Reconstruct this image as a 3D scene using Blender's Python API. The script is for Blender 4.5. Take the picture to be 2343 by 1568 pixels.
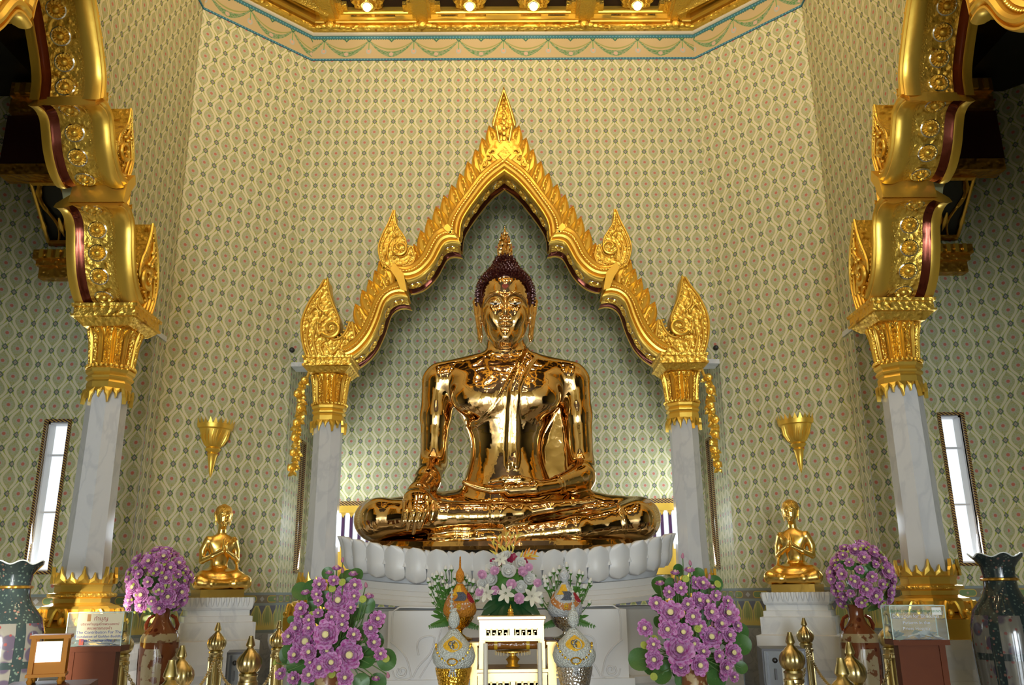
import bpy, bmesh, math, random
import numpy as np
from mathutils import Vector, Matrix
from mathutils.geometry import tessellate_polygon
PI = math.pi
rnd = random.Random(7)
S = bpy.context.scene
C = S.collection
for _o in list(bpy.data.objects): bpy.data.objects.remove(_o)

# ------------------------------------------------------------ camera
F_PX = 1950.0
PITCH, YAW, ROLL = math.radians(16.4), math.radians(0.45), 0.0093
EYE = Vector((0, 0, 1.5))
FW = Vector((math.sin(YAW)*math.cos(PITCH), math.cos(YAW)*math.cos(PITCH), math.sin(PITCH)))
_r0 = Vector((math.cos(YAW), -math.sin(YAW), 0)); _u0 = _r0.cross(FW)
RT = _r0*math.cos(ROLL) - _u0*math.sin(ROLL)
UP = _u0*math.cos(ROLL) + _r0*math.sin(ROLL)
def at(px, py, Y):
    """world point seen at a photo pixel, at the real depth Y"""
    d = FW + RT*((px-1171.5)/F_PX) + UP*((784-py)/F_PX)
    return EYE + d*(Y/d.y)
cam_d = bpy.data.cameras.new('camera'); cam = bpy.data.objects.new('camera', cam_d); C.objects.link(cam)
cam_d.sensor_width = 36.0; cam_d.lens = F_PX*36.0/2343.0
cam_d.clip_start = 0.05; cam_d.clip_end = 200
_m = Matrix.Identity(4)
for i, v in enumerate((RT, UP, -FW)):
    for j in range(3): _m[j][i] = v[j]
_m.translation = EYE
cam.matrix_world = _m
S.camera = cam

# ------------------------------------------------------------ world, lights, exposure
S.view_settings.view_transform = 'Standard'; S.view_settings.look = 'None'
S.view_settings.gamma = 1.0; S.view_settings.use_curve_mapping = False
S.view_settings.exposure = -0.25
S.cycles.use_denoising = True; S.cycles.use_adaptive_sampling = True; S.cycles.adaptive_threshold = 0.07
S.cycles.max_bounces = 6; S.cycles.diffuse_bounces = 2; S.cycles.glossy_bounces = 4
S.cycles.transmission_bounces = 4; S.cycles.transparent_max_bounces = 8
S.cycles.sample_clamp_indirect = 4.0
S.cycles.caustics_reflective = False; S.cycles.caustics_refractive = False
wd = bpy.data.worlds.new('overcast_sky'); S.world = wd; wd.use_nodes = True
wd.node_tree.nodes['Background'].inputs[0].default_value = (0.86, 0.93, 1.0, 1)
wd.node_tree.nodes['Background'].inputs[1].default_value = 1.6
def area(name, loc, target, sx, sy, power, col, spread=180):
    l = bpy.data.lights.new(name, 'AREA'); l.shape = 'RECTANGLE'; l.size = sx; l.size_y = sy
    l.energy = power; l.color = col; l.spread = math.radians(spread)
    o = bpy.data.objects.new(name, l); C.objects.link(o); o.location = loc
    o.rotation_euler = (Vector(target)-Vector(loc)).to_track_quat('-Z', 'Y').to_euler()
    return o
DAY = (0.84, 0.93, 1.0); WARM = (1.0, 0.74, 0.40)
area('daylight_door_middle', (0, -11.9, 1.9), (0, 8, 2.2), 2.4, 3.7, 1080, DAY)
area('daylight_door_left', (-2.75, -11.9, 1.45), (-2, 8, 1.9), .9, 2.7, 220, DAY)
area('daylight_door_right', (2.75, -11.9, 1.45), (2, 8, 1.9), .9, 2.7, 220, DAY)
LAMP_W = 40
area('daylight_back_window', (0, 10.54, 2.28), (0, 7, 2.28), 4.1, .40, 30, DAY)
area('daylight_slit_recess_left', (-2.40, 10.20, 2.5), (0, 9.9, 2.3), .13, 1.4, 22, DAY)
area('daylight_slit_recess_right', (2.40, 10.20, 2.5), (0, 9.9, 2.3), .13, 1.4, 22, DAY)
area('daylight_slit_aisle_left', (-4.47, 8.36, 2.45), (-3.9, 6, 1.9), .19, 1.4, 26, DAY)
area('daylight_slit_aisle_right', (4.47, 8.36, 2.45), (3.9, 6, 1.9), .19, 1.4, 26, DAY)
sun_l = bpy.data.lights.new('sun', 'SUN'); sun_l.energy = 15.0; sun_l.angle = math.radians(1.0); sun_l.color = (1.0, 0.93, 0.80)
sun_o = bpy.data.objects.new('sun', sun_l); C.objects.link(sun_o)
SUN_DIR = Vector((-0.212, 1.0, -0.120)).normalized()
sun_o.rotation_euler = SUN_DIR.to_track_quat('-Z', 'Y').to_euler()

# ------------------------------------------------------------ mesh builder
class MB:
    def __init__(s): s.v = []; s.f = []; s.m = []; s.uv = None
    def add(s, vs, fs, mi=0):
        n = len(s.v); s.v.extend([tuple(p) for p in vs]); s.f.extend([tuple(i+n for i in f) for f in fs]); s.m.extend([mi]*len(fs)); return s
    def box(s, x0, y0, z0, x1, y1, z1, mi=0):
        return s.add([(x0,y0,z0),(x1,y0,z0),(x1,y1,z0),(x0,y1,z0),(x0,y0,z1),(x1,y0,z1),(x1,y1,z1),(x0,y1,z1)],
              [(0,3,2,1),(4,5,6,7),(0,1,5,4),(1,2,6,5),(2,3,7,6),(3,0,4,7)], mi)
    def cbox(s, cx, cy, z0, w, d, h, mi=0): return s.box(cx-w/2, cy-d/2, z0, cx+w/2, cy+d/2, z0+h, mi)
    def grid(s, rows, close_u=False, close_v=False, mi=0, flip=False):
        nr, nc = len(rows), len(rows[0]); vs = [p for r in rows for p in r]; fs = []
        for i in range(nr if close_v else nr-1):
            for j in range(nc if close_u else nc-1):
                a = i*nc+j; b = i*nc+(j+1)%nc; c = ((i+1)%nr)*nc+(j+1)%nc; d = ((i+1)%nr)*nc+j
                fs.append((a,d,c,b) if flip else (a,b,c,d))
        return s.add(vs, fs, mi)
    def lathe(s, prof, n=24, cx=0, cy=0, mi=0, phase=0, lobes=0, amp=0, sq=None, cap=True):
        rows = []
        for r, z in prof:
            row = []
            for k in range(n):
                a = phase+2*PI*k/n; rr = r
                if lobes: rr = r*(1+amp*(abs(math.cos(a*lobes/2))-.6))
                row.append((cx+rr*math.cos(a), cy+rr*math.sin(a), z))
            rows.append(row)
        s.grid(rows, close_u=True, mi=mi)
        if cap:
            b = len(s.v)-len(rows)*n
            s.f.append(tuple(b+k for k in reversed(range(n)))); s.m.append(mi)
            t = len(s.v)-n; s.f.append(tuple(t+k for k in range(n))); s.m.append(mi)
        return s
    def tube(s, pts, rad, n=8, mi=0, flat=1.0, up=None, closed=False, caps=True):
        pts = [Vector(p) for p in pts]; N = len(pts)
        if not hasattr(rad, '__len__'): rad = [rad]*N
        ref = Vector(up) if up else None; rows = []; prev = None
        for i, p in enumerate(pts):
            if closed: t = pts[(i+1)%N]-pts[i-1]
            else: t = pts[min(i+1,N-1)]-pts[max(i-1,0)]
            if t.length < 1e-9: t = Vector((0,0,1))
            t.normalize()
            if ref: a = ref-t*ref.dot(t)
            elif prev is None: a = Vector((0,0,1)) if abs(t.z)<.9 else Vector((1,0,0)); a = a-t*a.dot(t)
            else: a = prev-t*prev.dot(t)
            if a.length < 1e-6: a = t.orthogonal()
            a.normalize(); prev = a; b = t.cross(a)
            rows.append([p+(a*math.cos(2*PI*k/n)*flat+b*math.sin(2*PI*k/n))*rad[i] for k in range(n)])
        s.grid(rows, close_u=True, close_v=closed, mi=mi, flip=True)
        if caps and not closed:
            b0 = len(s.v)-N*n
            s.f.append(tuple(b0+k for k in range(n))); s.m.append(mi)
            s.f.append(tuple(len(s.v)-n+k for k in reversed(range(n)))); s.m.append(mi)
        return s
    def ball(s, c, r, n=8, m=6, mi=0, sc=(1,1,1)):
        rows = [[(c[0]+r*sc[0]*math.sin(PI*i/m)*math.cos(2*PI*k/n), c[1]+r*sc[1]*math.sin(PI*i/m)*math.sin(2*PI*k/n), c[2]-r*sc[2]*math.cos(PI*i/m)) for k in range(n)] for i in range(m+1)]
        return s.grid(rows, close_u=True, mi=mi)
    def prism(s, poly, y0, y1, mi=0, bev=0.0):
        """polygon in xz extruded along y (front y0 < y1)"""
        n = len(poly)
        ar = sum(poly[i][0]*poly[(i+1)%n][1]-poly[(i+1)%n][0]*poly[i][1] for i in range(n))
        if ar < 0: poly = poly[::-1]
        tri = tessellate_polygon([[Vector((p[0], p[1], 0)) for p in poly]])
        vs = [(p[0], y0, p[1]) for p in poly]+[(p[0], y1, p[1]) for p in poly]
        fs = []
        for t in tri:
            a, b, c = t
            cr = (poly[b][0]-poly[a][0])*(poly[c][1]-poly[a][1])-(poly[b][1]-poly[a][1])*(poly[c][0]-poly[a][0])
            if cr < 0: a, b, c = c, b, a
            fs.append((a, b, c)); fs.append((c+n, b+n, a+n))
        for i in range(n):
            j = (i+1)%n; fs.append((i, i+n, j+n, j))
        return s.add(vs, fs, mi)
    def xf(s, fn, start=0):
        s.v[start:] = [tuple(fn(Vector(p))) for p in s.v[start:]]; return s
    def mirror_copy(s):
        n = len(s.v); s.v += [(-x,y,z) for x,y,z in s.v]; fs = [tuple(i+n for i in reversed(f)) for f in s.f]
        s.f += fs; s.m += list(s.m); return s
    def mesh(s, name, mats, angle=35, smooth=True):
        me = bpy.data.meshes.new(name); me.from_pydata(s.v, [], s.f)
        if not isinstance(mats, (list, tuple)): mats = [mats]
        for m in mats: me.materials.append(m)
        if len(mats) > 1: me.polygons.foreach_set('material_index', s.m)
        if smooth:
            me.polygons.foreach_set('use_smooth', [True]*len(me.polygons))
            me.set_sharp_from_angle(angle=math.radians(angle))
        if s.uv: s.uv(me)
        me.update(); return me
def build(name, mb, mats, parent=None, angle=35, smooth=True, world=False, **kw):
    me = mb if isinstance(mb, bpy.types.Mesh) else None
    if me is None:
        if world and parent is not None:
            off = world_loc(parent); mb.v = [(x-off[0], y-off[1], z-off[2]) for x,y,z in mb.v]
        me = mb.mesh(name, mats, angle, smooth)
    o = bpy.data.objects.new(name, me); C.objects.link(o)
    if parent: o.parent = parent
    for k, v in kw.items(): o[k] = v
    return o
def world_loc(o):
    v = Vector((0,0,0))
    while o: v += Vector(o.location); o = o.parent
    return v
def tag(o, label, cat, group=None):
    o['label'] = label; o['category'] = cat
    if group: o['group'] = group
    return o
def thing(name, label, cat, loc=(0,0,0), rz=0, group=None):
    o = bpy.data.objects.new(name, None); C.objects.link(o); o.location = loc; o.rotation_euler = (0,0,rz)
    o.empty_display_size = .1
    return tag(o, label, cat, group)
def struct(name, mb, mats, **kw):
    o = build(name, mb, mats, **kw)
    if not o.parent: o['kind'] = 'structure'
    return o
def dup(root, loc=None, rz=None, label=None, scale=None):
    def cp(o, par):
        c = o.copy(); C.objects.link(c)
        if par: c.parent = par
        for ch in o.children: cp(ch, c)
        return c
    r = cp(root, None)
    if loc is not None: r.location = loc
    if rz is not None: r.rotation_euler = (0,0,rz)
    if scale is not None: r.scale = scale
    if label: r['label'] = label
    return r
def resample(pts, n, smooth=True):
    P = [Vector(p) for p in pts]
    if smooth and len(P) > 2:
        Q = [P[0]*2-P[1]]+P+[P[-1]*2-P[-2]]; out = []
        for i in range(1, len(Q)-2):
            for k in range(8):
                t = k/8; a,b,c,d = Q[i-1],Q[i],Q[i+1],Q[i+2]
                out.append(.5*((2*b)+(-a+c)*t+(2*a-5*b+4*c-d)*t*t+(-a+3*b-3*c+d)*t**3))
        out.append(P[-1]); P = out
    L = [0]
    for i in range(1, len(P)): L.append(L[-1]+(P[i]-P[i-1]).length)
    res = []; j = 0
    for k in range(n):
        s = L[-1]*k/(n-1)
        while j < len(L)-2 and L[j+1] < s: j += 1
        t = (s-L[j])/max(L[j+1]-L[j], 1e-9); res.append(P[j].lerp(P[j+1], min(max(t,0),1)))
    return res

# ------------------------------------------------------------ node expressions
class E:
    """tiny expression layer over Math nodes"""
    nt = None
    def __init__(s, sock): s.s = sock
    @staticmethod
    def op(o, *a):
        n = E.nt.nodes.new('ShaderNodeMath'); n.operation = o
        for i, x in enumerate(a):
            if isinstance(x, E): E.nt.links.new(x.s, n.inputs[i])
            else: n.inputs[i].default_value = float(x)
        return E(n.outputs[0])
    def __add__(a,b): return E.op('ADD',a,b)
    __radd__ = __add__
    def __sub__(a,b): return E.op('SUBTRACT',a,b)
    def __rsub__(a,b): return E.op('SUBTRACT',b,a)
    def __mul__(a,b): return E.op('MULTIPLY',a,b)
    __rmul__ = __mul__
    def __truediv__(a,b): return E.op('DIVIDE',a,b)
    def __neg__(a): return E.op('MULTIPLY',a,-1)
def eabs(a): return E.op('ABSOLUTE', a)
def eround(a): return E.op('ROUND', a)
def esign(a): return E.op('SIGN', a)
def elt(a,b): return E.op('LESS_THAN', a, b)
def egt(a,b): return E.op('GREATER_THAN', a, b)
def ecos(a): return E.op('COSINE', a)
def esin(a): return E.op('SINE', a)
def epow(a,b): return E.op('POWER', a, b)
def emin(a,b): return E.op('MINIMUM', a, b)
def emax(a,b): return E.op('MAXIMUM', a, b)
def esqrt(a): return E.op('SQRT', a)
def estep(x, e, w):  # 1 where x<e, soft
    n = E.nt.nodes.new('ShaderNodeMapRange'); n.interpolation_type = 'SMOOTHSTEP'
    for i, v in ((0,x),(1,e-w if not isinstance(e,E) else e-w),(2,e+w)):
        if isinstance(v, E): E.nt.links.new(v.s, n.inputs[i])
        else: n.inputs[i].default_value = v
    n.inputs[3].default_value = 1; n.inputs[4].default_value = 0
    return E(n.outputs[0])
def cmix(f, a, b):
    n = E.nt.nodes.new('ShaderNodeMix'); n.data_type = 'RGBA'
    if isinstance(f, E): E.nt.links.new(f.s, n.inputs[0])
    else: n.inputs[0].default_value = f
    for i, v in ((6,a),(7,b)):
        if isinstance(v, tuple): n.inputs[i].default_value = (*v, 1)
        else: E.nt.links.new(v, n.inputs[i])
    return n.outputs[2]
def noise(scale, detail=2, vec=None, dim='3D'):
    n = E.nt.nodes.new('ShaderNodeTexNoise'); n.inputs['Scale'].default_value = scale; n.inputs['Detail'].default_value = detail
    if vec is not None: E.nt.links.new(vec, n.inputs['Vector'])
    return n
def voro(scale, feat='F1', vec=None, smooth=None):
    n = E.nt.nodes.new('ShaderNodeTexVoronoi'); n.feature = feat; n.inputs['Scale'].default_value = scale
    if vec is not None: E.nt.links.new(vec, n.inputs['Vector'])
    return n
def objco():
    n = E.nt.nodes.new('ShaderNodeTexCoord'); return n.outputs['Object']
def mat(name, col, rough=.5, metal=0.0, **kw):
    m = bpy.data.materials.new(name); m.use_nodes = True; nt = m.node_tree; E.nt = nt
    b = nt.nodes['Principled BSDF']
    b.inputs['Base Color'].default_value = (*col, 1); b.inputs['Roughness'].default_value = rough; b.inputs['Metallic'].default_value = metal
    for k, v in kw.items():
        b.inputs[k.replace('_', ' ')].default_value = v
    m['bsdf'] = 1
    return m
def bs(m): return m.node_tree.nodes['Principled BSDF']
def setc(m, sock): m.node_tree.links.new(sock, bs(m).inputs['Base Color'])
def bump(m, hsock, dist, strength=1.0):
    n = m.node_tree.nodes.new('ShaderNodeBump'); n.inputs['Distance'].default_value = dist; n.inputs['Strength'].default_value = strength
    m.node_tree.links.new(hsock, n.inputs['Height']); m.node_tree.links.new(n.outputs[0], bs(m).inputs['Normal'])
def ramp(fac, stops):
    n = E.nt.nodes.new('ShaderNodeValToRGB'); e = n.color_ramp.elements
    while len(e) < len(stops): e.new(.5)
    for i, (p, c) in enumerate(stops): e[i].position = p; e[i].color = (*c, 1)
    E.nt.links.new(fac, n.inputs[0]); return n.outputs[0]

# gold of several kinds
G_SM = mat('gilt_smooth', (0.93, 0.60, 0.10), .34, 0.80)
n_ = noise(9, 3, objco()); bump(G_SM, n_.outputs[0], .004, .5)
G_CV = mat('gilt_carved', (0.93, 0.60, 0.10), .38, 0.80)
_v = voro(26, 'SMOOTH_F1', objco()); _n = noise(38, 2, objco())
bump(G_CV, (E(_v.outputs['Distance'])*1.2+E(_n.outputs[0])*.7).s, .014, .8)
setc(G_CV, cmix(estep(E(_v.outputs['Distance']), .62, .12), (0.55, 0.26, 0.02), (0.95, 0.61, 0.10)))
G_FN = mat('gilt_fine_relief', (0.93, 0.60, 0.10), .32, 0.80)
_v = voro(60, 'SMOOTH_F1', objco()); bump(G_FN, _v.outputs['Distance'], .010, .9)
G_MIR = mat('mirror_mosaic_gold', (0.85, 0.60, 0.18), .22, .95)
_v = voro(38, 'F1', objco()); bump(G_MIR, _v.outputs['Color'], .012, .8)
G_RED = mat('dark_red_mosaic', (0.13, 0.025, 0.01), .15, .7)
_v = voro(40, 'F1', objco()); bump(G_RED, _v.outputs['Color'], .008, .8)
G_CRY = mat('crystal_mosaic', (0.80, 0.78, 0.72), .08, 1.0)
_v = voro(55, 'F1', objco()); bump(G_CRY, _v.outputs['Color'], .012, .8)
G_DIM = mat('old_gilt', (0.62, 0.33, 0.05), .3, .9)
_v = voro(22, 'SMOOTH_F1', objco()); bump(G_DIM, _v.outputs['Distance'], .02, .8)
BRASS = mat('brushed_brass', (0.58, 0.47, 0.22), .28, 1.0)
n_ = noise(30, 2, objco()); bump(BRASS, n_.outputs[0], .002, .4)
MARO = mat('maroon_lacquer', (0.035, 0.002, 0.004), .45)
BLACK = mat('black_lacquer', (0.004, 0.003, 0.003), .35)
def marble(name, base, vein, rough=.25, sc=1.0):
    m = mat(name, base, rough)
    co = objco(); mp = E.nt.nodes.new('ShaderNodeMapping'); mp.inputs['Rotation'].default_value = (.3,.9,.4); mp.inputs['Scale'].default_value = (sc*1.6, sc*1.6, sc*.8)
    E.nt.links.new(co, mp.inputs[0])
    a = noise(2.2, 6, mp.outputs[0]); a.inputs['Distortion'].default_value = 1.2
    b = noise(14, 3, co)
    f = estep(eabs(E(a.outputs[0])-.5), .03, .03)*.6+E(b.outputs[0])*.35
    setc(m, cmix(f, base, vein)); return m
MRB = marble('white_marble', (0.84, 0.84, 0.83), (0.66, 0.67, 0.69), .3)
MRBG = marble('grey_veined_marble', (0.70, 0.70, 0.70), (0.58, 0.59, 0.61), .16, .9)
MRBD = marble('grey_marble_dado', (0.46, 0.47, 0.47), (0.30, 0.31, 0.33), .15, .8)
MRBW = mat('white_carved_marble', (0.84, 0.84, 0.84), .35)

# ogee wallpaper painted on the walls: u = metres along the wall, v = height
TW, TH_ = .2284, .290
def wall_mat(name, u_off=0.0, fade=1.0):
    m = mat(name, (.6,.6,.4), .5)
    uvn = E.nt.nodes.new('ShaderNodeUVMap'); sp = E.nt.nodes.new('ShaderNodeSeparateXYZ'); E.nt.links.new(uvn.outputs[0], sp.inputs[0])
    u, z = E(sp.outputs[0]), E(sp.outputs[1])
    a, b = (u+u_off)/TW, (z-1.53+.07)/TH_
    fa, fb = a-eround(a), b-eround(b)
    out = egt(eabs(fa)+eabs(fb), .5)
    fa = fa-esign(fa)*.5*out; fb = fb-esign(fb)*.5*out
    x, y = eabs(fa), eabs(fb)
    def ogee(w, h): # half width at height y, pointed at |y|=h
        t = emin(y*(1.0/h), 1.0)
        return epow(ecos(t*PI)*.5+.5, .66)*w
    sq = x*TW+y*TH_  # diamond metric about the cell centre; about corners:
    cx, cy = emin(x, eabs(x-.5)), emin(y, eabs(y-.5))
    d1 = eabs(x-.5)*TW+y*TH_*.85; d2 = x*TW+eabs(y-.5)*TH_*.85
    ds = emin(d1, d2)
    nz = noise(75, 2, uvn.outputs[0]); nz2 = noise(26, 1, uvn.outputs[0])
    N1, N2 = E(nz.outputs[0]), E(nz2.outputs[0])
    ground = cmix(estep(N2, .5, .12), (0.34, 0.42, 0.14), (0.49, 0.49, 0.06))
    # little leaf clusters along the outer bands
    ground = cmix(estep(eabs(x*TW-y*TH_*.6), .006, .006)*.35, ground, (0.62, 0.60, 0.35))
    cream = (0.75, 0.68, 0.47)
    outer = estep(x, ogee(.385, .48), .015)
    col = cmix(outer, ground, cream)
    r = esqrt(x*x*(TW*TW)+y*y*(TH_*TH_))
    ins = cmix(estep(N1, .48, .1), (0.50, 0.48, 0.27), (0.43, 0.41, 0.11))
    ins = cmix(estep(r, .052, .02)*.4, ins, (0.46, 0.52, 0.38))
    ins = cmix(estep(r, .026, .006)*.6, ins, (0.56, 0.46, 0.42))
    inner = estep(x, ogee(.265, .372), .015)
    col = cmix(inner, col, ins)
    col = cmix(estep(r, .0165, .004)*.8, col, (0.58, 0.10, 0.05))
    pip = esqrt(x*x*(TW*TW)+(y-.33)*(y-.33)*(TH_*TH_))
    col = cmix(estep(pip, .006, .003)*.7, col, (0.22, 0.30, 0.18))
    col = cmix(estep(ds, .0315, .002), col, (0.13, 0.16, 0.12))
    col = cmix(estep(ds, .0165, .002), col, (0.42, 0.36, 0.28))
    col = cmix(estep(ds, .0065, .002), col, (0.34, 0.20, 0.18))
    # skirting bands below eye level
    def band(z0, z1): return estep(z, z1, .002)*(1-estep(z, z0, .002))
    t = u/.29; ft = t-eround(t)
    col = cmix(band(1.13, 1.53), col, (0.26, 0.31, 0.30))
    ov = esqrt(epow(emax(eabs(ft)-.18, 0.0)*.29, 2.0)+epow(z-1.465, 2.0))
    rowc = cmix(estep(ov, .033, .003), (0.23, 0.20, 0.14), (0.20, 0.29, 0.12))
    rowc = cmix(estep(eabs(ov-.031), .004, .002), rowc, (0.62, 0.42, 0.08))
    dm = eabs(eabs(ft)-.5)*.29+eabs(z-1.465)
    rowc = cmix(estep(dm, .028, .002), rowc, (0.42, 0.40, 0.38))
    dm2 = eabs(ft)*.29+eabs(z-1.465)
    rowc = cmix(estep(dm2, .012, .002), rowc, (0.55, 0.35, 0.28))
    col = cmix(band(1.425, 1.505), col, rowc)
    t2 = u/.125; f2 = eabs(t2-eround(t2))
    k = (1.40-z)/.24                                   # 0 top .. 1 bottom
    arc = emax(emin(k*2.6, 1.0), 0.0); archw = epow(arc, .6)*.42
    inn = estep(f2, archw, .03)
    bc = cmix(inn, (0.16, 0.17, 0.22), (0.32, 0.37, 0.14))
    bc = cmix(estep(eabs(f2-archw), .06, .03), bc, (0.66, 0.58, 0.18))
    bc = cmix(estep(eabs(f2*.125-.02-k*.02), .005, .003)*.8, bc, (0.54, 0.52, 0.20))
    bc = cmix(estep(z, 1.22+(esin(u*300)*.02), .012), bc, (0.70, 0.56, 0.16))
    col = cmix(band(1.16, 1.40), col, bc)
    dn = noise(3, 5, uvn.outputs[0])
    dd = noise(5, 5, uvn.outputs[0]); dd.inputs['Distortion'].default_value = 1.5
    dado = cmix(estep(eabs(E(dd.outputs[0])-.5), .02, .03), (0.42, 0.43, 0.43), (0.30, 0.31, 0.33))
    col = cmix(estep(z, 1.13, .002), col, dado)
    setc(m, col)
    return m
WALLP = wall_mat('ogee_painted_wall')

def frieze_mat():
    m = mat('garland_frieze', (.8,.62,.36), .5)
    uvn = E.nt.nodes.new('ShaderNodeUVMap'); sp = E.nt.nodes.new('ShaderNodeSeparateXYZ'); E.nt.links.new(uvn.outputs[0], sp.inputs[0])
    u, v = E(sp.outputs[0]), E(sp.outputs[1])           # v: 0..1 up the band
    P = .57
    a = u/P; f = eabs(a-eround(a)); fm = .5-f            # f=0 hanging point, .5 middle of the swag
    col = (0.56, 0.42, 0.22)
    N = E(noise(30, 2, uvn.outputs[0]).outputs[0])
    sag = 1-epow(1-f*2, 2.0)
    top = .80
    g1 = eabs(v-(top-sag*.36)); col = cmix(estep(g1, .016+f*.03, .01)*.9, col, (0.30, 0.32, 0.08))
    g2 = eabs(v-(top-sag*.56)); gc = cmix(estep(N, .52, .05), (0.08, 0.26, 0.07), (0.30, 0.34, 0.20))
    col = cmix(estep(g2, .03+f*.17, .01), col, gc)
    r1 = esqrt(epow((f-.5)*P, 2.0)+epow((v-.24)*.38, 2.0)); col = cmix(estep(r1, .028, .006), col, (0.62, 0.42, 0.32))
    r2 = esqrt(epow(f*P, 2.0)+epow((v-.36)*.30, 2.0)); col = cmix(estep(r2, .034, .004), col, (0.42, 0.48, 0.46))
    col = cmix(estep(r2, .020, .004), col, (0.72, 0.40, 0.26))
    col = cmix(estep(f*P, .005, .002)*egt(v, .42)*elt(v, .84), col, (0.14, 0.36, 0.10))
    a2 = u/(P/2); fd = eabs(a2-eround(a2))*P/2; dv = (.87-v)*.38
    dd = fd+dv*.8; col = cmix(estep(dd, .045, .002)*egt(dv, 0), col, (0.05, 0.13, 0.08))
    col = cmix(estep(dd, .024, .002)*egt(dv, 0), col, (0.36, 0.52, 0.16))
    sc = u/.03; fs = eabs(sc-eround(sc)); col = cmix(egt(v, .86-(.5-fs)*.07), col, (0.05, 0.16, 0.14))
    bb = u/.04; fb = eabs(bb-eround(bb))*.04
    for c0 in (.035, .925):
        w = eabs(v-c0)
        col = cmix(estep(w, .036, .003), col, (0.03, 0.17, 0.27))
        col = cmix(estep(esqrt(fb*fb+w*w*.144), .008, .002), col, (0.16, 0.42, 0.50))
    setc(m, col); return m
FRZ = frieze_mat()

def wall_panel(name, a, b, z0, z1, m, holes=(), thick=.12, cells=None, u0=0.0, parent=None):
    """vertical wall from plan point a to b (room side on the left of a->b is -normal); rectangular holes in (u,z)"""
    a, b = Vector((*a, 0)), Vector((*b, 0)); L = (b-a).length; d = (b-a)/L; nrm = Vector((d.y, -d.x, 0))
    us = sorted({0, L}|{h[0] for h in holes}|{h[1] for h in holes}); zs = sorted({z0, z1}|{h[2] for h in holes}|{h[3] for h in holes})
    mb = MB(); uvs = []
    def P(u, z, o): p = a+d*u-nrm*o; return (p.x, p.y, z)
    def quad(q, uvq): mb.add(q, [(0,1,2,3)]); uvs.extend(uvq)
    for i in range(len(us)-1):
        for j in range(len(zs)-1):
            uc, zc = (us[i]+us[i+1])/2, (zs[j]+zs[j+1])/2
            if any(h[0] < uc < h[1] and h[2] < zc < h[3] for h in holes): continue
            A, B, c, e = us[i], us[i+1], zs[j], zs[j+1]
            quad([P(A,c,0),P(B,c,0),P(B,e,0),P(A,e,0)], [(u0+A,c),(u0+B,c),(u0+B,e),(u0+A,e)])
            quad([P(A,c,thick),P(A,e,thick),P(B,e,thick),P(B,c,thick)], [(A,c),(A,e),(B,e),(B,c)])
    for h in list(holes)+[(0, L, z0, z1)]:
        A, B, c, e = h
        for q in ([P(A,c,0),P(B,c,0),P(B,c,thick),P(A,c,thick)], [P(A,e,0),P(A,e,thick),P(B,e,thick),P(B,e,0)],
                  [P(A,c,0),P(A,c,thick),P(A,e,thick),P(A,e,0)], [P(B,c,0),P(B,e,0),P(B,e,thick),P(B,c,thick)]):
            quad(q, [(A,c)]*4)
    o = build(name, mb, m, parent, smooth=False)
    uvl = o.data.uv_layers.new(name='UVMap'); uvl.data.foreach_set('uv', [c for t in uvs for c in t])
    o['kind'] = 'structure'
    return o
# ------------------------------------------------------------ room shell
XA, YA, XB, YB = 2.43, 9.35, 3.456, 8.35
ZTOP = 8.36; YR = 10.6; ZO = 4.03
ARCH_Y = 5.15       # centre of the side arches
def arch_gap(xs, local_out):
    return xs
# outline (above which wall remains) used for the arched openings, half profile x -> z
HALF = [(0.0,6.34),(.17,6.19),(.35,5.97),(.5,5.76),(.62,5.56),(.72,5.44),(.84,5.27),(.94,5.08),(1.05,5.0),(1.15,4.98),(1.25,4.80),(1.38,4.66),(1.46,4.50),(1.53,4.30),(1.64,4.14),(1.78,4.06),(2.2,4.03)]
def arched_wall(name, fx, half_w0, half_w1, m, thick=.10, kx=1.0, kz=0.0):
    """fx(u, o) -> plan point; u from -half_w0 to +half_w1 with an arch hole centred at 0"""
    us = sorted({-half_w0, half_w1}|{x*kx for x, z in HALF if x*kx < half_w1}|{-x*kx for x, z in HALF if x*kx < half_w0})
    def zb(u):
        u = abs(u)/kx
        for (x0,z_0),(x1,z_1) in zip(HALF, HALF[1:]):
            if x0 <= u <= x1: return max((z_0+(z_1-z_0)*(u-x0)/(x1-x0))*(.9 if kz else 1)+kz, ZO)
        return ZO
    mb = MB(); uvs = []
    for A, B in zip(us, us[1:]):
        za, zb_ = zb(A), zb(B)
        for o_ in (0, thick):
            q = [(*fx(A,o_),za),(*fx(B,o_),zb_),(*fx(B,o_),ZTOP),(*fx(A,o_),ZTOP)]; w = [(A,za),(B,zb_),(B,ZTOP),(A,ZTOP)]
            if o_: q = q[::-1]; w = w[::-1]
            mb.add(q, [(0,1,2,3)]); uvs += w
        mb.add([(*fx(A,0),za),(*fx(A,thick),za),(*fx(B,thick),zb_),(*fx(B,0),zb_)], [(0,1,2,3)]); uvs += [(A,za)]*4
    for U in (us[0], us[-1]):
        z_ = zb(U); mb.add([(*fx(U,0),z_),(*fx(U,thick),z_),(*fx(U,thick),ZTOP),(*fx(U,0),ZTOP)], [(0,1,2,3)]); uvs += [(U,z_)]*4
    o = build(name, mb, m, smooth=False); o['kind'] = 'structure'
    uvl = o.data.uv_layers.new(name='UVMap'); uvl.data.foreach_set('uv', [c for t in uvs for c in t])
    return o
arched_wall('wall_front', lambda u,o: (u, YA+o), XA, XA, WALLP)
arched_wall('wall_left', lambda u,o: (-XB-o, ARCH_Y+u), 3.8, YB-ARCH_Y, WALLP, kx=.91, kz=.24)
arched_wall('wall_right', lambda u,o: (XB+o, ARCH_Y-u), YB-ARCH_Y, 3.8, WALLP, kx=.91, kz=.24)
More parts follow.
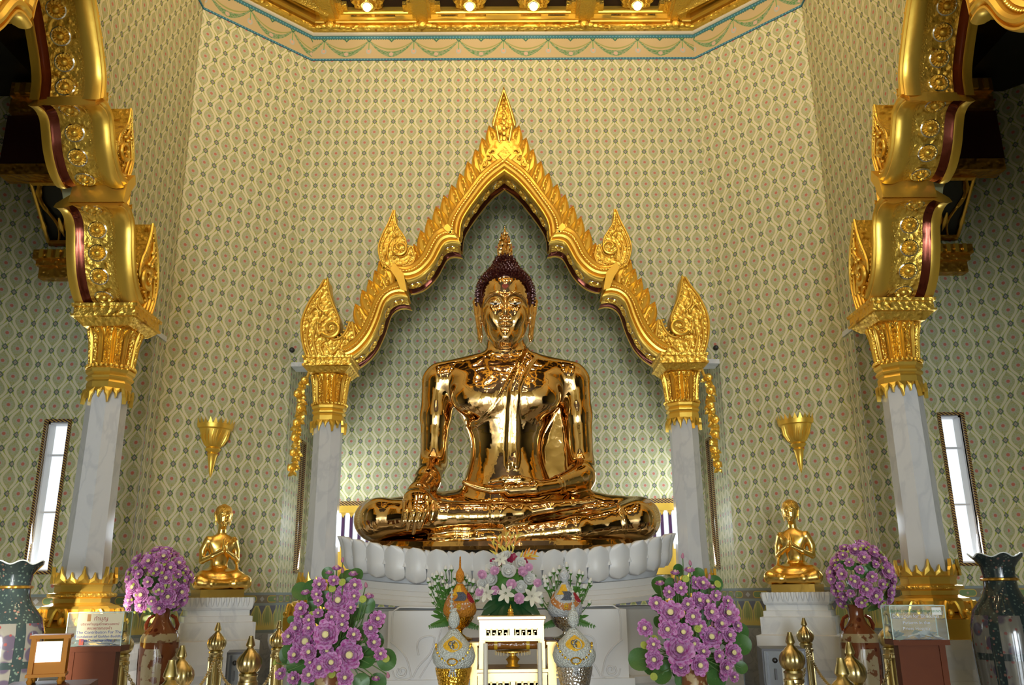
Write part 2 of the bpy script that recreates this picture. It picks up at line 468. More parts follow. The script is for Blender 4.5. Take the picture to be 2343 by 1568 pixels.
wall_panel('wall_front_left', (-XB, YB), (-XA, YA), 0, ZTOP, WALLP, u0=.03)
wall_panel('wall_front_right', (XA, YA), (XB, YB), 0, ZTOP, WALLP, u0=.03)
for sx, nm in ((-1,'wall_pier_left'), (1,'wall_pier_right')):
    A, B = ((-XB, YB-.26), (-XB, YB)) if sx < 0 else ((XB, YB), (XB, YB-.26))
    wall_panel(nm, A, B, 0, ZO, WALLP, thick=.22)
# recess behind the statue
RZ = 6.9
wall_panel('wall_recess_back', (-XA-.02, YR), (XA+.02, YR), 0, RZ, WALLP, holes=[(XA+.02-2.15, XA+.02+2.15, 1.75, 2.52)], u0=-XA-.02)
wall_panel('wall_recess_left', (-XA-.02, YA), (-XA-.02, YR), 0, RZ, WALLP, holes=[(.78,.93,1.78,3.25)])
wall_panel('wall_recess_right', (XA+.02, YR), (XA+.02, YA), 0, RZ, WALLP, holes=[(YR-YA-.93,YR-YA-.78,1.78,3.25)])
struct('ceiling_recess', MB().box(-XA-.1, YA+.2, RZ, XA+.1, YR+.1, RZ+.1), MRB)
for sx in (-1, 1):
    struct('trim_ledge', MB().box(min(sx*1.95,sx*XA), YA-.01, ZO-.045, max(sx*1.95,sx*XA), YA+.24, ZO+.005), MRB)
    struct('trim_ledge', MB().box(min(sx*(XB-.01),sx*(XB+.23)), YB-.9, ZO-.045, max(sx*(XB-.01),sx*(XB+.23)), YB-.02, ZO+.005), MRB)
# side aisles behind the side arches
AX, AY, AZ = 4.86, 8.42, 4.70
wall_panel('wall_aisle_left', (-AX, AY), (-XB-.1, AY), 0, 7.9, WALLP, holes=[(AX-4.575, AX-4.365, 1.74, 3.18)], u0=.02)
wall_panel('wall_aisle_right', (XB+.1, AY), (AX, AY), 0, 7.9, WALLP, holes=[(4.365-XB-.1, 4.575-XB-.1, 1.74, 3.18)], u0=.05)
wall_panel('wall_aisle_outer_left', (-AX-1.3, 7.12), (-AX, AY), 0, 7.9, WALLP)
wall_panel('wall_aisle_outer_right', (AX, AY), (AX+1.3, 7.12), 0, 7.9, WALLP)
wall_panel('wall_far_left', (-AX-1.3, -12), (-AX-1.3, 7.12), 0, 9.2, WALLP)
wall_panel('wall_far_right', (AX+1.3, 7.12), (AX+1.3, -12), 0, 9.2, WALLP)
wall_panel('wall_back', (AX+1.3, -12), (-AX-1.3, -12), 0, 9.2, WALLP,
           holes=[(AX+1.3-1.2, AX+1.3+1.2, .05, 3.8), (AX+1.3-3.2, AX+1.3-2.3, .05, 2.8), (AX+1.3+2.3, AX+1.3+3.2, .05, 2.8)])
wall_panel('wall_light_block_left', (-XB, -12), (-XB, ARCH_Y-3.78), 0, 9.2, WALLP)  # unseen side walls, added to keep light out of the aisles
wall_panel('wall_light_block_right', (XB, ARCH_Y-3.78), (XB, -12), 0, 9.2, WALLP)
FLR = marble('floor_marble', (0.62, 0.60, 0.56), (0.42, 0.42, 0.42), .12, .5)
struct('floor', MB().box(-7, -13, -.1, 7, 11, 0), FLR)
CEIL = mat('maroon_ceiling', (0.014, 0.001, 0.002), .7)
struct('ceiling', MB().box(-7, -13, 9.0, 7, 11, 9.35), CEIL)
# frieze band on the walls of the sanctuary
def frieze(name, pts):
    for k, (a, b) in enumerate(zip(pts, pts[1:])):
        a_, b_ = Vector((*a,0)), Vector((*b,0)); L = (b_-a_).length; d = (b_-a_)/L; n = Vector((d.y,-d.x,0))*.012
        mb = MB(); z0, z1 = 7.985, 8.345
        q = [(a_+n), (b_+n)]; mb.add([(q[0].x,q[0].y,z0),(q[1].x,q[1].y,z0),(q[1].x,q[1].y,z1),(q[0].x,q[0].y,z1),
             (a_.x,a_.y,z0),(b_.x,b_.y,z0),(b_.x,b_.y,z1),(a_.x,a_.y,z1)], [(0,1,2,3),(0,4,5,1),(3,2,6,7)])
        o = struct('trim_%d' % (k+1), mb, FRZ, smooth=False)
        cen = L/2 if abs(d.y) < .1 else 0
        uu = [(-cen+.285*0, 0), (L-cen, 0), (L-cen, 1), (-cen, 1)]
        uvl = o.data.uv_layers.new(name='UVMap'); uvl.data.foreach_set('uv', [c for t in uu+[(0,.95)]*8 for c in t])
OCT = [(-XB, 1.6), (-XB, YB), (-XA, YA), (XA, YA), (XB, YB), (XB, 1.6)]
frieze('frieze', OCT)

for sx in (-1, 1):   # papered end of each pier
    x0, x1 = (-XB-.22, -XB) if sx < 0 else (XB, XB+.22)
    wall_panel('wall_pier_end', (x0, YB-.275), (x1, YB-.275), 0, ZO-.05, WALLP, thick=.012, u0=.08)

# ------------------------------------------------------------ cusped gilded arch (local: x along the wall, y=0 the wall face, -y towards the room)
S1I = [(0,6.19),(-.155,6.058),(-.315,5.848),(-.44,5.652),(-.49,5.522),(-.50,5.361)]
S1O = [(0,6.46),(-.265,6.232),(-.45,5.965),(-.62,5.71),(-.655,5.62),(-.668,5.53)]
S2I = [(-.50,5.30),(-.595,5.317),(-.675,5.285),(-.73,5.19),(-.778,5.09),(-.84,5.0),(-.935,4.91),(-1.045,4.86),(-1.10,4.855)]
S2O = [(-.668,5.535),(-.745,5.518),(-.815,5.46),(-.875,5.36),(-.945,5.20),(-1.04,5.09),(-1.13,5.05),(-1.21,5.06),(-1.255,5.09)]
S3I = [(-1.08,4.657),(-1.16,4.678),(-1.24,4.663),(-1.305,4.608),(-1.34,4.521),(-1.37,4.405),(-1.41,4.289),(-1.47,4.16),(-1.56,4.046),(-1.655,3.972),(-1.71,3.962)]
S3O = [(-1.215,4.88),(-1.29,4.835),(-1.38,4.767),(-1.46,4.665),(-1.51,4.522),(-1.555,4.391),(-1.635,4.25),(-1.715,4.16),(-1.80,4.11)]
PROF = [(.30,.09),(.06,.09),(0,.06),(-.02,.04),(.0,.01),(.05,-.01),(.17,-.05),(.17,-.27),(.12,-.30),(.08,-.31),(.05,-.325),(0,-.345),(-.03,-.385),(.0,-.42),(.05,-.435),(.12,-.435),
        (.14,-.41),(.17,-.42),(.26,-.445),(.38,-.45),(.48,-.43),(.52,-.395),(.55,-.385),(.58,-.40),(.68,-.40),(.71,-.385),(.74,-.395),(.9,-.385),(1.0,-.36),(1.0,0)]
PM = ([0,0,0,0,1,1,4,3,3]+[0]*30)[:len(PROF)-1]
def ribbon(I, O, n, mb, mirror, steps=None):
    I2 = resample([(x,0,z) for x,z in I], n); O2 = resample([(x,0,z) for x,z in O], n)
    rows = []
    for a, b in zip(I2, O2):
        rows.append([(a.x+(b.x-a.x)*s, y, a.z+(b.z-a.z)*s) for s, y in PROF])
    k0 = len(mb.v); f0 = len(mb.m)
    mb.grid(rows, flip=False)
    nc = len(PROF)
    for i in range(n-1):
        for j in range(nc-1): mb.m[f0+i*(nc-1)+j] = PM[j]
    for i in (0, n-1):
        f = tuple(k0+i*nc+j for j in range(nc)); mb.f.append(f if i else f[::-1]); mb.m.append(0)
    return I2, O2
def leaf_relief(mb, spine, widths, y_f, y_b, side=None, mi=0):
    """carved leaf: spine points in xz with half widths; raised rim, hollow and mid rib"""
    pts = resample([(x,0,z) for x,z in spine], 9)
    rows = []
    for i, p in enumerate(pts):
        t = i/8; w = widths(t)
        tg = pts[min(i+1,8)]-pts[max(i-1,0)]; tg.normalize(); n = Vector((tg.z,0,-tg.x))
        q = lambda k, y: (p.x+n.x*w*k, y, p.z+n.z*w*k)
        rows.append([q(-1,y_b), q(-1,y_f+.012), q(-.82,y_f), q(-.62,y_f+.018), q(-.25,y_f+.012), q(0,y_f-.006), q(.25,y_f+.012), q(.62,y_f+.018), q(.82,y_f), q(1,y_f+.012), q(1,y_b)])
    mb.grid(rows, close_u=True, mi=mi)
    return mb
FL1 = [(-1.375,5.055),(-1.42,5.17),(-1.44,5.30),(-1.40,5.45),(-1.335,5.60),(-1.275,5.772),(-1.265,5.64),(-1.235,5.55),(-1.15,5.42),(-1.125,5.33),(-1.135,5.26),(-1.185,5.21),(-1.225,5.22),
       (-1.195,5.175),(-1.125,5.20),(-1.075,5.32),(-1.03,5.22),(-1.025,5.15),(-1.07,5.07),(-1.15,5.03),(-1.25,5.01)]
FL2 = [(-2.14,3.955),(-2.20,4.06),(-2.25,4.25),(-2.255,4.44),(-2.18,4.66),(-2.09,4.80),(-2.01,4.935),(-1.985,4.80),(-1.935,4.64),(-1.87,4.50),(-1.845,4.40),(-1.87,4.30),(-1.93,4.255),(-1.98,4.28),
       (-1.92,4.205),(-1.83,4.215),(-1.76,4.30),(-1.715,4.43),(-1.68,4.30),(-1.66,4.18),(-1.70,4.05),(-1.78,3.955)]
def flame(parent, outline, eye, r0, scale, sgn, ridges):
    """flame shaped crocket with a rolled scroll"""
    P = resample([(x,0,z) for x,z in outline+outline[:1]], 57)[:-1]
    cx = sum(p.x for p in P)/len(P); cz = sum(p.z for p in P)/len(P)
    mb = MB(); poly = [(p.x, p.z) for p in P]
    mb.prism(poly, -.33, -.06)
    if sgn > 0: mb.xf(lambda v: (-v.x, v.y, v.z)); mb.f = [f[::-1] for f in mb.f]
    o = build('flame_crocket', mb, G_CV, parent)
    rb = MB(); rb.tube([(p.x, -.335, p.z) for p in P], .014*scale, 6, closed=True)
    if sgn > 0: rb.xf(lambda v: (-v.x, v.y, v.z)); rb.f = [f[::-1] for f in rb.f]
    build('rim', rb, G_SM, o)
    bd = MB()
    for k in range(0, 56, 1):
        p = P[k]; q = Vector((p.x+(cx-p.x)*.13, -.338, p.z+(cz-p.z)*.13)); bd.ball(q, .013*scale, 6, 4)
    if sgn > 0: bd.xf(lambda v: (-v.x, v.y, v.z)); bd.f = [f[::-1] for f in bd.f]
    build('beading', bd, G_SM, o, kind='stuff')
    sp = []; rr = []
    for k in range(30):
        t = k/29; a = -2.6+t*8.4; r = r0*(1-t)**.9+.012
        sp.append((eye[0]+r*math.cos(a), -.36-.03*t, eye[1]-r*math.sin(a)*-1)); rr.append(.026*scale*(1-.55*t))
    sc = MB(); sc.tube(sp, rr, 8)
    if sgn > 0: sc.xf(lambda v: (-v.x, v.y, v.z)); sc.f = [f[::-1] for f in sc.f]
    build('scroll', sc, G_SM, o)
    rg = MB()
    for r_ in ridges:
        q = resample([(x,-.34,z) for x,z in r_], 12); rg.tube(q, [.016*scale*math.sin(PI*(.12+.85*i/11)) for i in range(12)], 6)
        e = q[-1]; m_ = q[5]; rg.ball((e.x,-.345,e.z), .024*scale, 8, 5); rg.ball((m_.x+.02,-.34,m_.z+.015), .018*scale, 8, 5)
    if sgn > 0: rg.xf(lambda v: (-v.x, v.y, v.z)); rg.f = [f[::-1] for f in rg.f]
    build('carved_tendril', rg, G_SM, o, kind='stuff')
LEAF_TIPS = [(-.183,6.856),(-.265,6.694),(-.345,6.545),(-.435,6.386),(-.525,6.234),(-.62,6.088),(-.71,5.956),(-.80,5.818),(-.885,5.677),(-.97,5.52),(-1.045,5.35)]
LEAF_TIPS2 = [(-1.43,5.13),(-1.475,5.02),(-1.54,4.91),(-1.61,4.79),(-1.68,4.626),(-1.715,4.42)]
def make_arch(root, rosettes=True):
    for sgn in (-1, 1):
        mb = MB(); rows_i = []
        for I, O, n in ((S1I,S1O,20),(S2I,S2O,26),(S3I,S3O,30)):
            i2, o2 = ribbon(I, O, n, mb, sgn); rows_i.append((i2, o2))
        for a in ((-.52,-.40,5.27,5.56,-.66),):
            pass
        # little square return blocks at the cusps
        mb.prism([(-1.25,5.06),(-1.13,4.93),(-1.09,4.72),(-1.16,4.74),(-1.215,4.88),(-1.28,4.98)], -.452, -.02); mb.prism([(-.52,5.32),(-.52,5.40),(-.66,5.56),(-.70,5.50)], -.40, .03)
        bd = MB()
        for i2, o2 in rows_i:
            L = sum((i2[k+1].lerp(o2[k+1], .61)-i2[k].lerp(o2[k], .61)).length for k in range(len(i2)-1))
            q = resample([i2[k].lerp(o2[k], .62) for k in range(len(i2))], max(6, int(L/.030)), False)
            for p in q: bd.ball((p.x,-.405,p.z), .0125, 6, 4)
        if sgn > 0:
            for b_ in (mb, bd): b_.xf(lambda v: (-v.x, v.y, v.z)); b_.f = [f[::-1] for f in b_.f]
        arm = build('moulded_arm', mb, [G_SM, G_RED, G_FN, G_FN, G_CV], root, angle=30)
        build('beading', bd, G_SM, arm, kind='stuff')
        # rosettes in the soffit channel
        if rosettes:
            for i2, o2 in rows_i:
                mid = [i2[k].lerp(o2[k], .17) for k in range(len(i2))]
                L = sum((mid[k+1]-mid[k]).length for k in range(len(mid)-1))
                nR = max(2, round(L/.205)); q = resample(mid, 2*nR+1, False)
                for j in range(nR):
                    p = q[2*j+1]; tg = (q[2*j+2]-q[2*j]).normalized(); nn = Vector((tg.z, 0, -tg.x))
                    if (i2[len(i2)//2]-o2[len(i2)//2]).dot(nn) < 0: nn = -nn
                    if sgn > 0: p = Vector((-p.x, p.y, p.z)); nn = Vector((-nn.x, nn.y, nn.z))
                    r = build('rosette', ROSETTE, None, root); r.scale = (1.12,1.12,1.0); r.location = (p.x, -.16, p.z)
                    r.rotation_euler = nn.to_track_quat('Z', 'Y').to_euler()
        # shingled carved leaves
        for tips, dx, dz, w0 in ((LEAF_TIPS, .095, -.36, .082), (LEAF_TIPS2, .12, -.29, .076)):
            for k, (x, z) in enumerate(tips):
                lb = MB(); f = 1.0 if k else 1.0
                sp = [(x+dx*1.0, z+dz), (x+dx*.75, z+dz*.62), (x+dx*.22+.012, z+dz*.28), (x, z)]
                leaf_relief(lb, sp, lambda t: w0*max(.03, (1-t**4.0))*(.95+.35*math.sin(PI*min(t*1.1,1))), -.335+.003*k, -.24)
                if sgn > 0: lb.xf(lambda v: (-v.x, v.y, v.z)); lb.f = [f_[::-1] for f_ in lb.f]
                lf = build('flame_leaf', lb, G_SM, root, angle=25)
                cb = MB()
                cs = resample([(a,0,c) for a,c in sp], 9, True)
                for i in range(1, 8):
                    wv = .020*(1-i/10)
                    cb.ball((cs[i].x+(-1)**i*.012, -.335, cs[i].z), wv, 6, 4, sc=(1,.8,1.4))
                if sgn > 0: cb.xf(lambda v: (-v.x, v.y, v.z)); cb.f = [f_[::-1] for f_ in cb.f]
                build('carved_tendril', cb, G_SM, lf, kind='stuff')
        flame(root, FL1, (-1.19,5.275), .075, .8, sgn, [[(-1.36,5.10),(-1.40,5.3),(-1.33,5.48)],[(-1.30,5.10),(-1.34,5.28),(-1.27,5.42)],[(-1.24,5.08),(-1.13,5.09),(-1.07,5.2)],[(-1.29,5.62),(-1.27,5.5),(-1.22,5.43)],[(-1.22,5.36),(-1.28,5.3),(-1.25,5.16)]])
        flame(root, FL2, (-1.925,4.325), .095, 1.05, sgn, [[(-2.12,4.0),(-2.19,4.2),(-2.17,4.42)],[(-2.06,4.0),(-2.12,4.2),(-2.08,4.4)],[(-2.0,4.02),(-2.04,4.14),(-1.96,4.2)],[(-1.95,4.0),(-1.86,4.08),(-1.78,4.22)],
                     [(-1.88,4.0),(-1.76,4.05),(-1.72,4.2)],[(-2.06,4.75),(-2.08,4.6),(-2.0,4.5)],[(-2.18,4.5),(-2.12,4.58),(-2.06,4.5)],[(-2.0,4.44),(-2.08,4.38),(-2.06,4.26)]])
    # pieces on the axis
    ab = MB()
    leaf_relief(ab, [(0,6.60),(0,6.86),(0,7.1),(0,7.37)], lambda t: .155*max(.02, math.sin(PI*min(1,(.18+t*.42)/.6)*.5) if t < .3 else (1-((t-.3)/.7)**1.15)), -.36, -.1)
    ap = build('apex_leaf', ab, G_CV, root, angle=25)
    cb = MB()
    for k in range(46):
        t = k/45; w = .125*(math.sin(PI*.5*min(1,(.18+t*.42)/.6)) if t < .3 else (1-((t-.3)/.7)**1.15)); z = 6.62+.70*t
        for s_ in (-1, 1): cb.ball((s_*w*1.02, -.365, z), .012, 6, 4)
    for k in range(9): cb.ball((0, -.37, 6.66+.068*k), .026*(1-k/14), 8, 5, sc=(1.1,.7,1.2)); cb.ball(((-1)**k*.05*(1-k/9), -.362, 6.68+.065*k), .022*(1-k/14), 8, 5)
    build('beading', cb, G_SM, ap, kind='stuff')
    for r_, y_ in ((.165,-.34),(.125,-.365),(.07,-.385)):
        db = MB(); db.prism([(-r_*1.15,6.44),(0,6.44-r_*1.25),(r_*1.15,6.44),(0,6.44+r_*1.5)], y_-.015, -.1); build('diamond_boss', db, G_FN if r_ != .125 else G_SM, root, smooth=False)
    sw = MB()
    for s_ in (-1, 1):
        for q in range(3):
            cx_, cz_ = s_*(.13+.055*q), 6.47-.075*q
            pts = [(cx_+s_*(.06*(1-t))*math.cos(6*t+q)*.7, -.375, cz_+.045*(1-t)*math.sin(6*t+q)) for t in [i/14 for i in range(15)]]
            sw.tube(pts, [.014*(1-.5*i/14) for i in range(15)], 6)
        sw.prism([(s_*.01,6.40),(s_*.25,6.20),(s_*.29,6.28),(s_*.13,6.66),(s_*.01,6.6)], -.36, -.1)
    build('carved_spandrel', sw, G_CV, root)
# rosette mesh: petalled boss, concave mirror ring
def _ros():
    mb = MB(); n = 16
    mb.lathe([(.070,.0),(.070,.008),(.062,.012),(.056,.006)], n, mi=1, cap=False)
    rows = []
    for r, z in ((.056,.006),(.050,.022),(.036,.024),(.028,.012),(.022,.024),(.010,.034),(.001,.036)):
        rows.append([(r*math.cos(2*PI*k/32)*(1+.06*(-1)**k*(r>.03)), r*math.sin(2*PI*k/32)*(1+.06*(-1)**k*(r>.03)), z+.004*(-1)**k*(r>.03)) for k in range(32)])
    mb.grid(rows, close_u=True, mi=0)
    return mb.mesh('rosette', [G_SM, G_CRY], 40)
ROSETTE = _ros()

# octagonal marble column with gilded capital and base (origin at the floor, centre of the shaft)
def octa(r, ph=PI/8): return [(r*math.cos(ph+PI/4*k), r*math.sin(ph+PI/4*k)) for k in range(8)]
def oct_rings(mb, prof, ph=PI/8, mi=0, cap=True): return mb.lathe([(r/math.cos(PI/8), z) for r, z in prof], 8, mi=mi, phase=ph, cap=cap)
def spikes(mb, r, z, h, n_per, up, depth=.02, ph=PI/8, big=True):
    """crown of pointed leaves round an octagon"""
    V = octa(r/math.cos(PI/8), ph)
    for k in range(8):
        a, b = Vector((*V[k],0)), Vector((*V[(k+1)%8],0)); d = b-a; L = d.length; d.normalize(); n = Vector((d.y,-d.x,0))
        for j in range(n_per+1):
            big_ = (j in (0, n_per)); c = a+d*(L*j/n_per); hh = h*(1.0 if big_ or n_per == 1 else .66); w = L/n_per*(.5 if big_ else .42)
            if j == n_per: continue
            base = [c-d*w, c-d*w*.8+Vector((0,0,up*hh*.35)), c-d*w*.35+Vector((0,0,up*hh*.55)), c+Vector((0,0,up*hh)), c+d*w*.35+Vector((0,0,up*hh*.55)), c+d*w*.8+Vector((0,0,up*hh*.35)), c+d*w]
            o1 = [p+n*depth*(1+.8*math.sin(PI*i/6))+Vector((0,0,z)) for i, p in enumerate(base)]
            cen = c+n*depth*1.9+Vector((0,0,z+up*hh*.3)); o2 = [p-n*.004+Vector((0,0,z)) for p in base]
            nb = len(mb.v); mb.v += [tuple(p) for p in o1]+[tuple(p) for p in o2]+[tuple(cen)]
            fs = []
            for i in range(6): fs += [(i,i+1,14),(i+8,i+7,i,),(i+1,i+8,i)]
            fs += [(6,0,14)]
            if up < 0: fs = [f[::-1] for f in fs]
            mb.f += [tuple(q+nb for q in f) for f in fs]; mb.m += [0]*len(fs)
def make_column(root, dz=0.0):
    build('shaft', oct_rings(MB(), [(.165,1.60),(.150,2.0),(.142,3.3)]), MRBG, root, smooth=False)
    cp = build('capital', oct_rings(MB(), [(.148,3.27),(.158,3.29),(.160,3.34),(.152,3.36),(.168,3.375),(.170,3.39),(.156,3.41),(.172,3.425),(.178,3.45),(.168,3.47)]), G_SM, root, angle=20)
    sb = MB(); spikes(sb, .156, 3.29, .125, 2, -1, .016); build('hanging_leaf_crown', sb, G_SM, cp, smooth=False)
    # lotus bell with long petals
    bell = [(.162,3.47),(.166,3.52),(.174,3.60),(.182,3.69),(.198,3.76),(.206,3.785),(.19,3.80)]
    build('bell', oct_rings(MB(), [(r-.012, z) for r, z in bell]), G_FN, root, angle=20)
    for k in range(24):
        a0 = 2*PI*(k+.5)/24
        pb = MB(); rows = []
        for i in range(8):
            t = i/7; z = 3.475+.315*t; r = np.interp(z, [p[1] for p in bell[:-1]], [p[0] for p in bell[:-1]])+.010
            w = .105*(1-.75*max(0,(t-.72)/.28)**2)*(1+.15*t)
            rows.append([((r+dr)*math.cos(a0+w*s), (r+dr)*math.sin(a0+w*s), z) for s, dr in ((-1,-.02),(-.85,.002),(-.5,-.010),(0,.006),(.5,-.010),(.85,.002),(1,-.02))])
        pb.grid(rows); build('bell_petal', pb, G_SM if k % 2 else G_FN, root)
    cb = MB()
    for k in range(30):
        a = 2*PI*k/30
        cb.ball((.185*math.cos(a), .185*math.sin(a), 3.475), .016, 6, 4)
    build('beading', cb, G_SM, root, kind='stuff')
    # square abacus blocks
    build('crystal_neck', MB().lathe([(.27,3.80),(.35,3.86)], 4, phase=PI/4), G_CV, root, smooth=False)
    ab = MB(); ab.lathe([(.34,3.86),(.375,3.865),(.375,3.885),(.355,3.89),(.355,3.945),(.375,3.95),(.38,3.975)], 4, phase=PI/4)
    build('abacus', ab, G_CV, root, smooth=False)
    # base: crown of leaves, rings, spread block, lion foot scrolls, cube
    base = build('base_collar', oct_rings(MB(), [(.19,1.58),(.195,1.62),(.205,1.63),(.205,1.60),(.185,1.59),(.185,1.54),(.20,1.53),(.20,1.50),(.185,1.49),(.185,1.46),(.205,1.45),(.205,1.42)][::-1]), G_SM, root, angle=20)
    sb = MB(); spikes(sb, .195, 1.60, .125, 2, 1, .012); build('leaf_crown', sb, G_SM, base, smooth=False)
    rb = MB(); V = octa(.232)
    rp = []
    for k in range(8):
        a, b = Vector((*V[k],0)), Vector((*V[(k+1)%8],0))
        for j in range(5): rp.append((a.lerp(b, j/5).x, a.lerp(b, j/5).y, 1.515))
    rb.tube(rp, .016, 8, closed=True); build('rope_ring', rb, G_FN, root)
    build('spread_block', oct_rings(MB(), [(.23,1.33),(.272,1.34),(.272,1.415),(.25,1.435),(.20,1.45)]), G_SM, root, angle=20)
    fb = MB()
    for k in range(8):
        a = PI/4*k; ca, sa = math.cos(a), math.sin(a)
        for s_ in (-1, 1):
            pts = [(.285+.03*math.sin(3*t), s_*(.015+.085*t), 1.395-.09*t+.035*math.sin(7*t)) for t in [i/9 for i in range(10)]]
            pts += [(.31+.018*math.cos(4*t), s_*(.10+.02*math.sin(5*t)), 1.305+.022*math.cos(5*t)) for t in [i/6 for i in range(7)]]
            fb.tube([(x*ca-y*sa, x*sa+y*ca, z) for x, y, z in pts], [.014]*17, 6)
        fb.ball((.285*ca, .285*sa, 1.33), .024, 8, 6, sc=(1,1,1.4)); fb.ball((.31*math.cos(a+PI/8), .31*math.sin(a+PI/8), 1.32), .026, 6, 5, sc=(1,1,1.5))
    build('lion_foot_scroll', fb, G_SM, root, kind='stuff')
    build('base_cube', oct_rings(MB(), [(.325,1.145),(.325,1.285),(.30,1.29),(.29,1.30),(.25,1.33)]), G_SM, root, angle=20)
    pb = MB(); pb.lathe([(x*1.414, z) for x, z in ((.42,0),(.42,.12),(.40,.16),(.345,.2),(.345,.94),(.355,.96),(.385,1.03),(.395,1.08),(.395,1.145))], 4, phase=PI/4)
    pl = build('marble_plinth', pb, MRBG, root, smooth=False)
    for a in (0, PI/2, PI, -PI/2):
        q = MB().box(-.24,-.356,.28,.24,-.346,.86); q.box(-.20,-.366,.32,.20,-.354,.82)
        q.xf(lambda v: (v.x*math.cos(a)-v.y*math.sin(a), v.x*math.sin(a)+v.y*math.cos(a), v.z)); build('sunk_panel', q, MRBG, pl, smooth=False)
    if dz:
        for o in list(root.children)+[c for ch in root.children for c in ch.children]:
            me = o.data
            for v in me.vertices:
                if v.co.z > 3.0: v.co.z += dz
arch = thing('cusped_arch', 'large gilded cusped arch with flame finials framing the seated golden statue', 'arch', (0, YA, 0), 0, 'gilded cusped arches')
make_arch(arch)
for _rt, _sx in ((dup(arch, (-XB, ARCH_Y, .24), PI/2, 'gilded cusped arch over the left aisle, seen nearly edge-on with rosettes beneath'), -1),
                 (dup(arch, (XB, ARCH_Y, .24), -PI/2, 'gilded cusped arch over the right aisle, seen nearly edge-on with rosettes beneath'), 1)):
    _rt.scale = (.91, 1, .9)
col0 = thing('marble_column', 'octagonal marble column with gold capital directly left of the big seated statue', 'column', (-1.92, 9.10, 0), 0, 'marble columns with gold capitals')
make_column(col0)
dup(col0, (1.92, 9.10, 0), 0, 'octagonal marble column with gold capital directly right of the big seated statue')
col1 = thing('marble_column', 'foreground left marble column with gold capital, beside the left slit window', 'column', (-3.29, 6.90, 0), PI/2, 'marble columns with gold capitals')
make_column(col1, -.157)
dup(col1, (3.29, 6.90, 0), -PI/2, 'foreground right marble column with gold capital, beside the right slit window')

